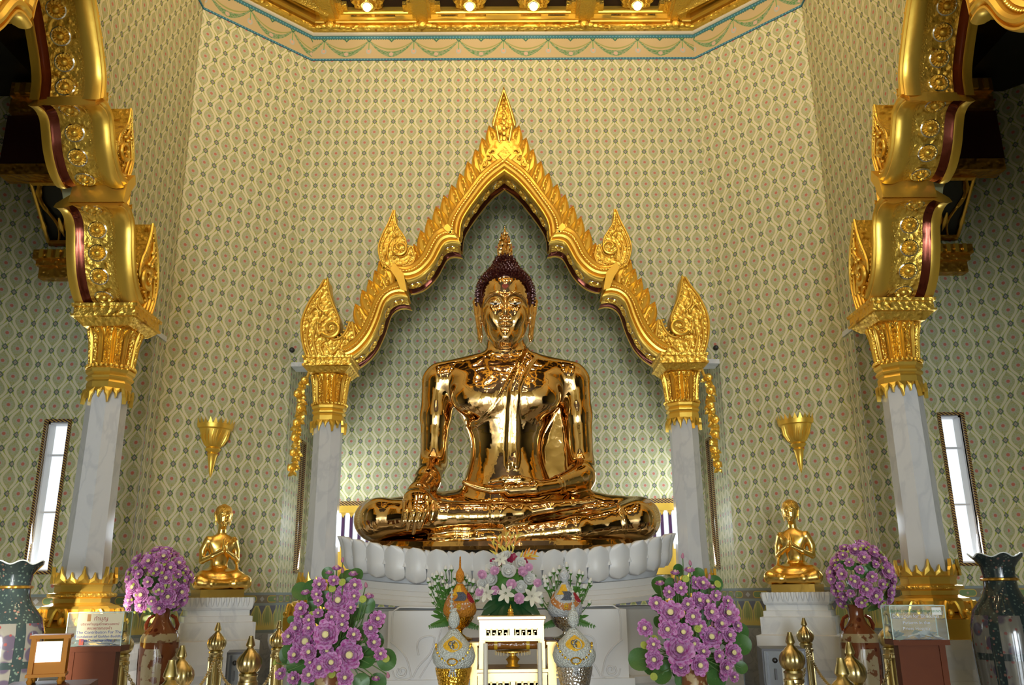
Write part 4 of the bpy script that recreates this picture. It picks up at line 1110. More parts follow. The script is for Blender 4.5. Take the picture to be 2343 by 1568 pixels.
def slit_window(idx, loc, rz, w, z0, z1, mull):
    """local: x along the wall, -y into the room"""
    r = bpy.data.objects.new('window_%d' % idx, None); C.objects.link(r); r.location = loc; r.rotation_euler = (0,0,rz); r['kind'] = 'structure'
    fb = MB(); e = .028
    fb.box(-w/2-e,-.025,z0-e,-w/2,.02,z1+e); fb.box(w/2,-.025,z0-e,w/2+e,.02,z1+e); fb.box(-w/2,-.025,z0-e,w/2,.02,z0); fb.box(-w/2,-.025,z1,w/2,.02,z1+e)
    build('rope_frame', fb, ROPE, r, smooth=False)
    ib = MB(); t = .016
    ib.box(-w/2,.02,z0,-w/2+t,.13,z1); ib.box(w/2-t,.02,z0,w/2,.13,z1); ib.box(-w/2,.02,z0,w/2,.13,z0+t); ib.box(-w/2,.02,z1-t,w/2,.13,z1)
    build('inner_frame', ib, WHF, r, smooth=False)
    for zm in mull: build('crossbar', MB().box(-w/2,.06,zm-.008,w/2,.10,zm+.008), WHF, r, smooth=False)
    zz = [z0]+mull+[z1]
    for a, b in zip(zz, zz[1:]): build('pane', MB().box(-w/2+t,.078,a,w/2-t,.082,b), PANE, r, smooth=False)
slit_window(1, (-4.47, AY, 0), 0, .21, 1.74, 3.18, [2.30, 2.86])
slit_window(2, (4.47, AY, 0), 0, .21, 1.74, 3.18, [2.30, 2.86])
slit_window(3, (-XA-.02, YA+.855, 0), PI/2, .15, 1.78, 3.25, [])
slit_window(4, (XA+.02, YA+.855, 0), -PI/2, .15, 1.78, 3.25, [])
w5 = bpy.data.objects.new('window_5', None); C.objects.link(w5); w5.location = (0, YR, 0); w5['kind'] = 'structure'
build('rope_frame', MB().box(-2.2,-.03,2.545,2.2,.02,2.60), ROPE, w5, smooth=False)
gb = MB().box(-2.2,-.04,2.46,2.2,.03,2.545); gb.box(-2.2,-.04,1.70,2.2,.03,1.76); build('gilt_rail', gb, G_SM, w5, smooth=False)
for k in range(-21, 22):
    x = .1*k
    bb = MB().box(x-.018,.01,1.75,x+.018,.05,2.48); b_ = build('baluster', bb, VIO, w5, smooth=False)
    tb = MB(); tb.prism([(x-.02,1.99),(x+.02,1.99),(x+.02,2.06),(x,2.10),(x-.02,2.06)], .0, .055); tb.prism([(x-.034,2.47),(x+.034,2.47),(x+.015,2.43),(x,2.40),(x-.015,2.43)], .0, .055); build('gilt_tip', tb, G_SM, b_, smooth=False)
build('gilt_sill', MB().box(-2.15,-.02,1.75,2.15,.06,2.0), G_SM, w5, smooth=False)
build('pane', MB().box(-2.15,.07,1.76,2.15,.075,2.52), PANE, w5, smooth=False)

# ------------------------------------------------------------ sanctuary ceiling
def ring_sweep(name, prof, m, pts=OCT, parent=None, angle=20):
    mb = MB(); rows = []
    P = [Vector((*p, 0)) for p in pts]
    for i, p in enumerate(P):
        d0 = (P[i]-P[i-1]).normalized() if i else (P[1]-P[0]).normalized(); d1 = (P[i+1]-P[i]).normalized() if i < len(P)-1 else d0
        n0, n1 = Vector((d0.y,-d0.x,0)), Vector((d1.y,-d1.x,0)); n = (n0+n1).normalized(); k = 1/max(.3, n.dot(n0))
        rows.append([(p.x+n.x*k*o, p.y+n.y*k*o, z) for o, z in prof])
    mb.grid(rows, flip=True); return build(name, mb, m, parent, angle=angle)
crn = bpy.data.objects.new('ceiling_cornice', None); C.objects.link(crn); crn['kind'] = 'structure'
ring_sweep('plain_cove', [(0,8.345),(.02,8.36),(.02,8.40),(0,8.41)], mat('cream_paint', (.62,.56,.44), .6), parent=crn)
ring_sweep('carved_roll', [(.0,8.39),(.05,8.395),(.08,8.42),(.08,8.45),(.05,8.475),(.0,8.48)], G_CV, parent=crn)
ring_sweep('architrave', [(.04,8.47),(.10,8.475),(.11,8.49),(.135,8.495),(.14,8.56),(.16,8.565),(.17,8.585),(.19,8.59),(.19,8.66)], G_SM, parent=crn)
struct('ceiling_sanctuary', MB().box(-3.5,-.6,8.64,3.5,9.4,8.70), CEIL)
for x in (-2.2, -1.03, 1.03, 2.2):
    bm_ = MB(); bm_.box(x-.115, 1.0, 8.50, x+.115, 9.28, 8.66); bm_.box(x-.075, 1.0, 8.475, x+.075, 9.28, 8.50)
    for q in (-1, 1):
        bm_.box(x+q*.115 if q > 0 else x-.175, 8.98, 8.56, x+.175 if q > 0 else x-.115, 9.24, 8.66)
        bm_.box(x+q*.175 if q > 0 else x-.235, 9.05, 8.58, x+.235 if q > 0 else x-.175, 9.24, 8.66)
    b_ = build('beam', bm_, G_FN, crn, angle=30)
    sb = MB(); sb.ball((x, 9.25, 8.44), .06, 10, 8, sc=(1,.8,1))
    for q in (-1, 1):
        for j in range(4): sb.ball((x+q*(.08+.07*j), 9.27, 8.44-.012*j), .045-.008*j, 8, 6, sc=(1.4,.7,.8))
    build('corner_boss', sb, G_CV, b_)
for y in (7.55, 5.9, 4.25, 2.6):
    build('cross_beam', MB().box(-3.4, y-.1, 8.52, 3.4, y+.1, 8.66), G_FN, crn, smooth=False)
for s_ in (-1, 1):
    for x0, y0, x1, y1 in ((2.2,9.1,2.95,8.45),):
        bb = MB().tube([(s_*x0,y0,8.56),(s_*x1,y1,8.56)], .11, 4); build('beam', bb, G_FN, crn, smooth=False)
sl = MB()
for x in (-1.8,-1.5,-.7,-.35,.35,.7,1.5,1.8): sl.box(x-.13, YA-.152, 8.525, x+.13, YA-.13, 8.55)
build('slot_trim', sl, G_MIR, crn, smooth=False)
BULB = mat('lit_bulb', (1,1,1), .5); bs(BULB).inputs['Emission Color'].default_value = (1,.86,.62,1); bs(BULB).inputs['Emission Strength'].default_value = 14
def lamp_meshes():
    mb = MB(); rows = []
    for r, z in ((.05,-.05),(.075,-.07),(.09,-.035),(.125,-.05),(.15,-.015),(.185,-.02),(.205,.03),(.0,.05)):
        rows.append([(r*(1+.07*(abs((k%4)-2)-1)*(r>.1))*math.cos(2*PI*k/48), r*(1+.07*(abs((k%4)-2)-1)*(r>.1))*math.sin(2*PI*k/48), z) for k in range(48)])
    mb.grid(rows, close_u=True, flip=True)
    return mb.mesh('lamp_rosette', G_FN, 30), MB().ball((0,0,-.085), .052, 14, 10).mesh('bulb', BULB)
LM, BM_ = lamp_meshes()
names = {(-1.70,9.03):'leftmost gilded ceiling rosette with a glowing bulb', (-.42,9.03):'gilded ceiling rosette lamp left of the arch point', (.38,9.03):'gilded ceiling rosette lamp right of the arch point', (1.68,9.03):'rightmost gilded ceiling rosette with a glowing bulb'}
for i, y in enumerate((9.03, 7.0, 5.1, 3.4, 0.5, -3.0, -7.0)):
    for x in (-1.70, -.42, .38, 1.68):
        if y > 9:
            l = thing('ceiling_lamp', names[(x,y)], 'lamp', (x, y, 8.62), 0, 'ceiling rosette lamps')
            build('rosette_dish', LM, None, l); build('bulb', BM_, None, l)
        if y > 9 or (y < 2 and abs(x) > 1): continue
        pl = bpy.data.lights.new('lamp_glow', 'POINT'); pl.energy = LAMP_W*(.10 if y > 9 else 1); pl.color = WARM; pl.shadow_soft_size = .06
        o = bpy.data.objects.new('lamp_glow', pl); C.objects.link(o); o.location = (x, y, 8.45)

# ------------------------------------------------------------ aisle ceilings: cornice, pierced coves and dark beams
for s_, nm in ((-1, 'left'), (1, 'right')):
    r = bpy.data.objects.new('ceiling_aisle_'+nm, None); C.objects.link(r); r['kind'] = 'structure'
    def bx(name, x0, y0, z0, x1, y1, z1, m, **k):
        a, b = sorted((s_*x0, s_*x1)); return build(name, MB().box(a, y0, z0, b, y1, z1), m, r, smooth=False, **k)
    bx('cornice', 3.6, 8.30, 4.68, 4.84, 8.42, 4.80, G_DIM); bx('cornice', 3.6, 8.26, 4.80, 4.86, 8.42, 4.86, G_DIM); bx('cornice', 3.6, 8.22, 4.86, 4.88, 8.42, 4.96, G_DIM)
    for k in range(14): bx('dentil', 3.66+.085*k, 8.195, 4.865, 3.70+.085*k, 8.22, 4.955, G_SM)
    def quad(name, pts, m):
        mb = MB(); q = [(s_*x, y, z) for x, y, z in pts]; mb.add(q, [(0,1,2,3)] if s_ > 0 else [(3,2,1,0)]); n = (Vector(q[1])-Vector(q[0])).cross(Vector(q[3])-Vector(q[0])).normalized()*.02
        mb.add([tuple(Vector(p)+n) for p in q], [(3,2,1,0)] if s_ > 0 else [(0,1,2,3)]); return build(name, mb, m, r, smooth=False)
    def cove(x0, x1, y0, z0, y1, z1, nb):
        quad('cove_back', [(x0,y0+.04,z0),(x1,y0+.04,z0),(x1,y1+.04,z1),(x0,y1+.04,z1)], BLACK)
        A, B_ = Vector((0,y0,z0)), Vector((0,y1,z1))
        for t in (0.0, 1.0):
            p = A.lerp(B_, t); build('cove_rail', MB().tube([(s_*x0,p.y,p.z),(s_*x1,p.y,p.z)], .035, 6), G_DIM, r)
        e = MB().tube([(s_*x1,A.y-.02,A.z),(s_*x1,B_.y-.02,B_.z)], .018, 6); build('rope_edge', e, G_SM, r)
        for k in range(nb):
            x = x0+(x1-x0)*(k+.5)/nb; w = (x1-x0)/nb
            pts = [A.lerp(B_, t) for t in [i/12 for i in range(13)]]
            q = [(s_*(x+w*.30*math.sin(PI*2*i/12)*(1 if k % 2 else -1)), p.y, p.z) for i, p in enumerate(pts)]
            build('grille_tendril', MB().tube(q, [.012+.035*(i/12)**2*abs(math.sin(i*1.1)) for i in range(13)], 6), G_DIM, r)
            lp = A.lerp(B_, .10); lq = A.lerp(B_, .42)
            build('grille_leaf', MB().tube([(s_*(x+w*.5),lp.y-.01,lp.z),(s_*(x+w*.5),(lp.y+lq.y)/2-.02,(lp.z+lq.z)/2),(s_*(x+w*.5),lq.y-.01,lq.z)], [.003,.030,.010], 6), G_SM, r)
    cove(3.56, 4.82, 8.38, 5.10, 7.90, 5.56, 7)
    bx('beam_moulding', 3.5, 7.72, 5.56, 5.06, 7.92, 5.68, G_DIM)
    bx('dark_beam', 3.5, 7.74, 5.68, 5.08, 7.90, 6.24, MARO)
    bx('beam_moulding', 3.5, 7.68, 6.24, 5.04, 7.90, 6.40, G_DIM); bx('beam_moulding', 3.5, 7.62, 6.40, 5.02, 7.90, 6.55, G_DIM)
    for k in range(13): bx('dentil', 3.6+.11*k, 7.60, 6.42, 3.65+.11*k, 7.62, 6.53, G_SM)
    cove(3.5, 4.88, 7.66, 6.66, 7.42, 6.98, 11); cove(3.5, 4.88, 7.36, 7.02, 7.0, 7.5, 8)
    bx('dark_soffit', 3.45, -11.8, 7.55, 6.3, 7.1, 7.65, BLACK)
    bx('dark_panel', 4.80, 6.9, 6.6, 6.0, 7.95, 7.6, BLACK)


# ------------------------------------------------------------ flowers
PINK = mat('lotus_petal_pink', (0.62, 0.17, 0.55), .5, 0, Subsurface_Weight=0.0)
_l = E.nt.nodes.new('ShaderNodeTexCoord'); _g = E.nt.nodes.new('ShaderNodeVectorMath'); _g.operation = 'LENGTH'; E.nt.links.new(_l.outputs['Object'], _g.inputs[0])
_nn = noise(4.5, 3, _l.outputs['Object'])
setc(PINK, cmix(estep(E(_nn.outputs[0]), .46, .12), (0.72, 0.36, 0.64), (0.50, 0.08, 0.36)))
PINKL = mat('lotus_petal_pale', (0.72, 0.38, 0.62), .5)
YEL = mat('lotus_centre_cream', (0.86, 0.76, 0.36), .6)
LEAFG = mat('lotus_leaf_green', (0.045, 0.14, 0.03), .4); _nn = noise(12, 3, objco()); setc(LEAFG, cmix(E(_nn.outputs[0])*.9, (0.035,0.11,0.025), (0.09,0.22,0.045)))
LIME = mat('seed_pod_lime', (0.42, 0.48, 0.08), .5)
STEM = mat('stem_green', (0.10, 0.20, 0.05), .5)
BUDC = mat('bud_dusky_pink', (0.50, 0.20, 0.30), .5)
def petal_cup(mb, a, r, h, w, tilt, curl=.25, mi=0):
    """one cupped petal starting at the centre, leaning outwards"""
    ca, sa = math.cos(a), math.sin(a); rows = []
    for i in range(5):
        t = i/4; d = r*(math.sin(t*PI*.5)*tilt+.06); z = h*(t**1.4)+(-curl*h*max(0,t-.75)*2)
        ww = w*math.sin(PI*min(.97,.12+t*.80))**.7
        rows.append([((d-abs(s)*ww*.22)*ca-s*ww*sa, (d-abs(s)*ww*.22)*sa+s*ww*ca, z+abs(s)**2*h*.16) for s in (-1,-.45,.45,1)])
    mb.grid(rows, mi=mi)
def blossom_meshes(seed, n_out=9, open_=1.0):
    r = random.Random(seed); mb = MB()
    for ring, (n, rr, h, w, tl, mi) in enumerate(((n_out,1.0,.30,.34,1.0,0),(n_out,.82,.46,.30,.92,0),(n_out-1,.62,.55,.25,.85,0),(7,.42,.58,.19,.8,1))):
        for k in range(n): petal_cup(mb, 2*PI*(k+.5*(ring%2))/n+r.uniform(-.12,.12), rr*open_*r.uniform(.9,1.08), h*r.uniform(.85,1.15), w*r.uniform(.85,1.1), tl, mi=mi)
    c = MB(); c.lathe([(.06,.08),(.24,.36),(.24,.50),(.15,.56),(.01,.54)], 10)
    return mb.mesh('blossom', [PINK, PINKL]), c.mesh('seed_centre', YEL)
BLS = [blossom_meshes(s, 8+s%3, 1.0) for s in range(5)]
BLS_UP = blossom_meshes(11, 8, .62)
def unit_leaf():
    mb = MB(); rows = []
    for i in range(6):
        r = i/5; rows.append([(r*math.cos(a)*(1-.18*math.exp(-((a-PI/2)%(2*PI))**2*18) if i else 1), r*math.sin(a), .10*r*r+.07*r*math.sin(3*a+.5)*r+.015*(k % 2)*r) for k, a in enumerate([2*PI*k/18 for k in range(18)])])
    mb.grid(rows, close_u=True); return mb.mesh('leaf', LEAFG)
LEAFM = unit_leaf()
def unit_pod():
    mb = MB(); mb.lathe([(.12,-1.0),(.45,-.5),(.92,.2),(1.0,.42),(.9,.5),(.3,.46),(.02,.5)], 14)
    for k in range(7): mb.ball((.5*math.cos(k*.9+.3), .5*math.sin(k*.9+.3), .5), .12, 5, 4)
    return mb.mesh('seed_pod', LIME)
PODM = unit_pod()
def unit_bud(m):
    mb = MB(); mb.lathe([(.1,-1.0),(.5,-.7),(.62,-.2),(.5,.4),(.2,.95),(.02,1.15)], 10); return mb.mesh('bud', m)
BUDM = unit_bud(BUDC); BUDG = unit_bud(LIME)
def put(me, name, parent, p, d, s, spin=0.0, sub=None, subname=None):
    o = build(name, me, None, parent); q = Vector(d).to_track_quat('Z', 'Y')
    o.location = Vector(p)-world_loc(parent); o.rotation_euler = (q.to_matrix() @ Matrix.Rotation(spin, 3, 'Z')).to_euler(); o.scale = (s, s, s)
    if sub is not None: build(subname, sub, None, o)
    return o
def lotus_group(root, org, blooms, buds, pods, leaves, Y, hub, pxs, seed):
    r = random.Random(seed); stems = MB(); rl = world_loc(root)
    hubp = at(*hub, Y)
    kx, ky = org
    def pos(x, y, dy=0): return at(kx+x/3.752, ky+y/3.752, Y+dy)
    def stem(p, rad=.0032):
        p = Vector(p)-rl; h = Vector(hubp)-rl+Vector((r.uniform(-.05,.05), r.uniform(-.04,.04), r.uniform(-.04,.06)))
        m_ = (p+h)*.5+Vector(((p.x-h.x)*.18, .02, -.02)); stems.tube(resample([h, m_, p], 8), rad, 5)
    for i, b in enumerate(blooms):
        x, y, d = b[:3]; dep = -.16*math.exp(-((x-640)**2+(y-1150)**2)/260000)+r.uniform(-.05,.05)
        p = pos(x, y, dep); rad = d/3.752/2*(Y/1950.0)*1.22
        out = Vector((p.x-hubp.x, -.55, (p.z-hubp.z)*.5+.06)).normalized()
        if len(b) > 3: put(BLS_UP[0], 'lotus_blossom', root, p-Vector((0,0,rad*.4)), (out.x*.3, -.35, 1), rad*1.25, r.uniform(0,6), BLS_UP[1], 'seed_centre')
        else:
            me, ce = BLS[i % 5]; dd = Vector((out.x*.7+r.uniform(-.2,.2), -1, out.z*.35+.12+r.uniform(-.15,.15)))
            put(me, 'lotus_blossom', root, p+dd.normalized()*(-rad*.35), dd, rad, r.uniform(0,6), ce, 'seed_centre')
        stem(p)
    for x, y, *g in buds:
        p = pos(x, y, r.uniform(-.03,.03)); put(BUDG if g else BUDM, 'bud', root, p, (r.uniform(-.2,.2), -.1, 1), .016); stem(p)
    for x, y in pods:
        p = pos(x, y, -.09); put(PODM, 'seed_pod', root, p, (r.uniform(-.4,.4), -1, .35), .021); stem(p)
    for x, y, d in leaves:
        p = pos(x, y, .02+r.uniform(-.03,.05)); put(LEAFM, 'lotus_leaf', root, p, (r.uniform(-.4,.4), -1, r.uniform(-.1,.5)), d/3.752*(Y/1950.0)*1.15, r.uniform(0,6)); stem(p, .004)
    for i in range(26):
        b = r.choice(blooms); p = pos(b[0]+r.uniform(-60,60), b[1]+r.uniform(-20,70), .10+r.uniform(0,.08)); put(LEAFM, 'lotus_leaf', root, p, (r.uniform(-.6,.6), -1, r.uniform(-.1,.7)), r.uniform(.035,.065), r.uniform(0,6)); stem(p, .003)
    build('stems', stems, STEM, root, kind='stuff')
LB = [(640,560,80,1),(575,600,60,1),(780,610,80,1),(615,670,80),(795,710,100),(490,705,100),(690,755,90),(375,770,80,1),(465,790,80),(480,845,70),(650,840,165),(790,805,85),(915,800,85,1),(760,905,80),(330,910,100),(340,975,110),(480,950,70),(595,985,85),(690,975,85),
 (400,1010,80),(685,1050,90),(285,1080,110),(400,1080,90),(545,1135,180),(785,1135,95),(990,1000,110),(930,1080,110),(225,1150,100),(370,1195,180),(960,1200,100),(215,1200,80,1),(555,1275,95),(400,1285,110),(275,1310,110),(745,1310,190),(1015,1300,85),(410,1375,75),(590,1375,130),(490,1420,130),(400,1480,110),(155,1470,80),(265,1510,90),(710,1505,105),(975,1510,70,1)]
LBU = [(690,495),(890,710),(855,1175),(1080,1485),(690,585),(105,1375,1)]; LPO = [(600,745),(865,835),(690,690),(430,970),(605,1480),(1060,1345)]
LLE = [(750,690,40),(540,830,60),(900,880,60),(520,990,60),(660,1180,95),(320,1150,60),(885,1130,70),(890,1330,80),(1070,1350,75),(480,1290,70),(290,1400,70),(640,1400,70),(850,1540,60),(250,1010,30),(690,1540,60),(600,1060,60),(420,900,45)]
RB = [(850,575,90,1),(730,600,80,1),(600,690,80,1),(910,690,90),(970,690,100),(780,735,90),(680,770,85),(1050,720,70,1),(570,865,100),(1080,800,80),(690,945,165),(840,875,95),(940,840,120),(1010,850,110),(1185,845,75),(1045,940,110),(885,980,110),(1190,950,150),(470,1080,110),(950,1065,100),(665,1090,120),
 (1130,1040,110),(800,1115,125),(1200,1140,110),(1045,1155,150),(545,1220,90),(895,1215,95),(770,1265,190),(975,1280,95),(1235,1290,130),(550,1350,120),(1110,1320,85),(780,1410,120),(945,1400,130),(1175,1420,110),(520,1400,70,1),(1240,1500,70),(1270,1060,80),(1150,1480,80)]
RBU = [(795,460),(860,520),(1050,1045),(1140,1290),(735,665),(1025,640)]; RPO = [(820,660),(1090,705),(460,1230),(550,1175),(920,1090),(545,1500)]
RLE = [(930,620,50),(690,700,45),(770,820,70),(590,1030,45),(1105,880,55),(980,990,65),(430,1350,85),(1300,1220,75),(830,1040,50),(880,1330,70),(620,1480,70),(820,1520,80),(1080,1400,80),(1080,1520,70),(640,1390,50),(1300,1420,45),(960,1200,50)]
VASEC = mat('cream_brown_vase', (0.45,0.24,0.12), .25); _nn = noise(22, 3, objco()); setc(VASEC, cmix(estep(E(_nn.outputs[0]), .5, .04), (0.50,0.36,0.18), (0.22,0.08,0.03)))
def big_lotus(label, org, blooms, buds, pods, leaves, hub, seed):
    Y = 5.0; h = at(*hub, Y); t = thing('lotus_arrangement', label, 'flowers', (h.x, h.y, 0), 0, 'large pink lotus arrangements')
    vb = MB(); vb.lathe([(.11,0),(.12,.03),(.09,.08),(.14,.35),(.155,.60),(.13,.80),(.075,.90),(.07,h.z-.10),(.085,h.z-.05),(.07,h.z-.06)], 24)
    build('vase', vb, VASEC, t); lotus_group(t, org, blooms, buds, pods, leaves, Y, hub, 0, seed); return t
big_lotus('large pink lotus arrangement in a vase at the left front of the throne', (600,1150), LB, LBU, LPO, LLE, (752,1500), 3)
big_lotus('large pink lotus arrangement in a vase at the right front of the throne', (1350,1150), RB, RBU, RPO, RLE, (1585,1500), 4)

# vases with dense lotus bouquets beside the small statues
VRED = mat('iron_red_porcelain', (0.14,0.03,0.012), .12); _nn = voro(16, 'F1', objco()); setc(VRED, cmix(estep(E(_nn.outputs['Distance']), .28, .05), (0.20,0.06,0.022), (0.10,0.02,0.008)))
VCRM = mat('cream_porcelain_panel', (0.62,0.50,0.30), .15); _nn = noise(18, 3, objco()); setc(VCRM, cmix(estep(E(_nn.outputs[0]), .44, .03), (0.42,0.34,0.20), (0.18,0.07,0.03)))
VDRK = mat('dark_green_floral_porcelain', (0.05,0.07,0.06), .08)

_nn = voro(45, 'F1', objco()); _n2 = voro(20, 'F1', objco())
setc(VDRK, cmix(estep(E(_n2.outputs['Distance']), .16, .04), cmix(estep(E(_nn.outputs['Distance']), .26, .06), (0.02,0.03,0.03), (0.07,0.10,0.08)), (0.16,0.09,0.07)))
def dense_bouquet(label, px, pyc, Y, rx, rz, pxv, seed, mx):
    r = random.Random(seed); c = at(px, pyc, Y); b = at(pxv, 1560, Y)
    t = thing('lotus_vase', label, 'vase', (b.x, Y, 0), 0, 'tall red porcelain vases of magenta lotus')
    s = Y/7.3; nk = at(pxv, 1402, Y).z; hh = nk
    prof = [(.10,0),(.12,.02),(.115,.10),(.15,hh-.62),(.168,hh-.36),(.165,hh-.22),(.14,hh-.14),(.085,hh-.08),(.062,hh-.03),(.066,hh+.03),(.082,hh+.06),(.07,hh+.055)]
    v = build('vase_body', MB().lathe([(r_*.86, z) for r_, z in prof], 28), VRED, t)
    pn = MB()
    for a0 in (-PI/2, PI/2, 0, PI):
        rows = []
        for i in range(7):
            z = hh-.60+.34*i/6; rr = np.interp(z, [p[1] for p in prof], [p[0]*.86 for p in prof])+.003
            w = .55*(1-abs(i/3-1)**4*.35); rows.append([(rr*math.cos(a0+w*j/4), rr*math.sin(a0+w*j/4), z) for j in range(-4,5)])
        pn.grid(rows)
    build('painted_panel', pn, VCRM, v)
    bd = MB(); bd.lathe([(.1445,hh-.215),(.140,hh-.175),(.128,hh-.152)], 28, cap=False)
    build('collar_band', bd, VCRM, v)
    hm_ = bpy.data.materials.get('gilt_dark_red') or mat('gilt_dark_red', (.30,.06,.02), .2, .6)
    for q in (-1, 1):
        hd = MB().tube([(q*.065,0,hh-.02),(q*.10,0,hh-.04),(q*.12,0,hh-.09),(q*.115,0,hh-.13)], [.012,.013,.017,.012], 6)
        build('handle', hd, hm_, v)
    rl = world_loc(t); stems = MB(); hub = Vector((0, 0, hh))
    N = 66
    for i in range(N):
        z = 1-2*(i+.5)/N*.86; a = i*2.39996; q = math.sqrt(max(0,1-z*z)); d = Vector((q*math.cos(a), q*math.sin(a), z))
        if d.y > .55: continue
        k = r.uniform(.86,1.06); p = Vector((c.x+d.x*rx*k, c.y+d.y*rx*k*.8, c.z+d.z*rz*k))
        rad = r.uniform(.034,.066)*s; me, ce = BLS[i % 5]; dd = d+Vector((0,-.6,.1))
        put(me, 'lotus_blossom', t, p-dd.normalized()*rad*.3, dd, rad, r.uniform(0,6), ce, 'seed_centre')
        if i % 3 == 0: stems.tube(resample([hub, (hub+p-rl)*.5+Vector((0,0,.03)), p-rl], 6), .003, 5)
    for i in range(24):
        a = r.uniform(0, 6.28); z = r.uniform(-.8,.9); q = math.sqrt(1-z*z); d = Vector((q*math.cos(a), -abs(q*math.sin(a)), z))
        p = Vector((c.x+d.x*rx*1.0, c.y+d.y*rx*.85, c.z+d.z*rz*1.0)); put(PODM, 'seed_pod', t, p, d+Vector((0,-.5,0)), .012*s)
    for i in range(26):
        a = r.uniform(0, 6.28); z = r.uniform(-1,.8); q = math.sqrt(max(0,1-z*z)); d = Vector((q*math.cos(a), q*math.sin(a)*.8, z))
        p = Vector((c.x+d.x*rx*.82, c.y+d.y*rx*.7, c.z+d.z*rz*.82)); put(LEAFM, 'lotus_leaf', t, p, d+Vector((0,-.5,0)), r.uniform(.035,.06)*s, r.uniform(0,6))
    build('stems', stems, STEM, t, kind='stuff')
dense_bouquet('red porcelain vase of magenta lotus left of the left praying statue', 361, 1337, 6.9, .235, .265, 357, 5, 1)
dense_bouquet('red porcelain vase of magenta lotus right of the right praying statue', 1972, 1325, 6.9, .245, .27, 1977, 6, -1)

# giant dark porcelain vases at the picture's edges
PAPERW = mat('white_glaze', (.7,.75,.74), .15)
def giant_vase(label, px, Y):
    b = at(px, 1480, Y); top = at(px, 1290 if px < 1000 else 1272, Y).z
    t = thing('porcelain_vase', label, 'vase', (b.x, Y, 0), 0, 'giant dark porcelain vases'); H = top
    prof = [(.14,0),(.15,.04),(.14,.12),(.20,H-.85),(.215,H-.55),(.21,H-.42),(.185,H-.33),(.12,H-.25),(.098,H-.20),(.092,H-.12),(.10,H-.07)]
    bd = build('vase_body', MB().lathe(prof, 32), VDRK, t)
    nb = MB(); rows = []
    for r_, z in ((.10,H-.07),(.125,H-.03),(.15,H-.004),(.152,H+.004),(.14,H-.005),(.10,H-.06)):
        rows.append([(r_*(1+.05*math.cos(7*a)*(r_>.12))*math.cos(a), r_*(1+.05*math.cos(7*a)*(r_>.12))*math.sin(a), z+.012*math.cos(7*a)*(r_>.12)) for a in [2*PI*k/56 for k in range(56)]])
    nb.grid(rows, close_u=True); build('frilled_rim', nb, VDRK, bd)
    eb = MB(); eb.tube([(.152*(1+.05*math.cos(7*a))*math.cos(a), .152*(1+.05*math.cos(7*a))*math.sin(a), H+.004+.012*math.cos(7*a)) for a in [2*PI*k/56 for k in range(56)]], .004, 5, closed=True); build('white_lip', eb, PAPERW, bd)
    build('gilt_neck_ring', MB().lathe([(.100,H-.155),(.110,H-.15),(.110,H-.14),(.100,H-.135)], 28, cap=False), G_DIM, bd)
    pm = mat('painted_vase_scene', (.5,.45,.4), .1); _v = voro(9, 'F1', objco()); _w = voro(24, 'F1', objco())
    setc(pm, cmix(estep(E(_w.outputs['Distance']), .22, .05), cmix(estep(E(_v.outputs['Distance']), .42, .05), (0.12,0.115,0.10), (0.05,0.04,0.06)), (0.13,0.03,0.03)))
    for a0 in (-PI/2-.42, -PI/2+.42, -PI/2+1.3, -PI/2-1.3):
        for z0, z1 in ((H-.80,H-.62),(H-.58,H-.36)):
            pb = MB(); rows = []
            for i in range(5):
                z = z0+(z1-z0)*i/4; rr = np.interp(z, [p[1] for p in prof], [p[0] for p in prof])+.003
                rows.append([(rr*math.cos(a0+.30*j/3), rr*math.sin(a0+.30*j/3), z) for j in range(-3,4)])
            pb.grid(rows); build('painted_panel', pb, pm, bd)
giant_vase('giant dark floral porcelain vase at the left edge of the picture', 12, 5.6)
giant_vase('giant dark floral porcelain vase at the right edge of the picture', 2312, 5.6)

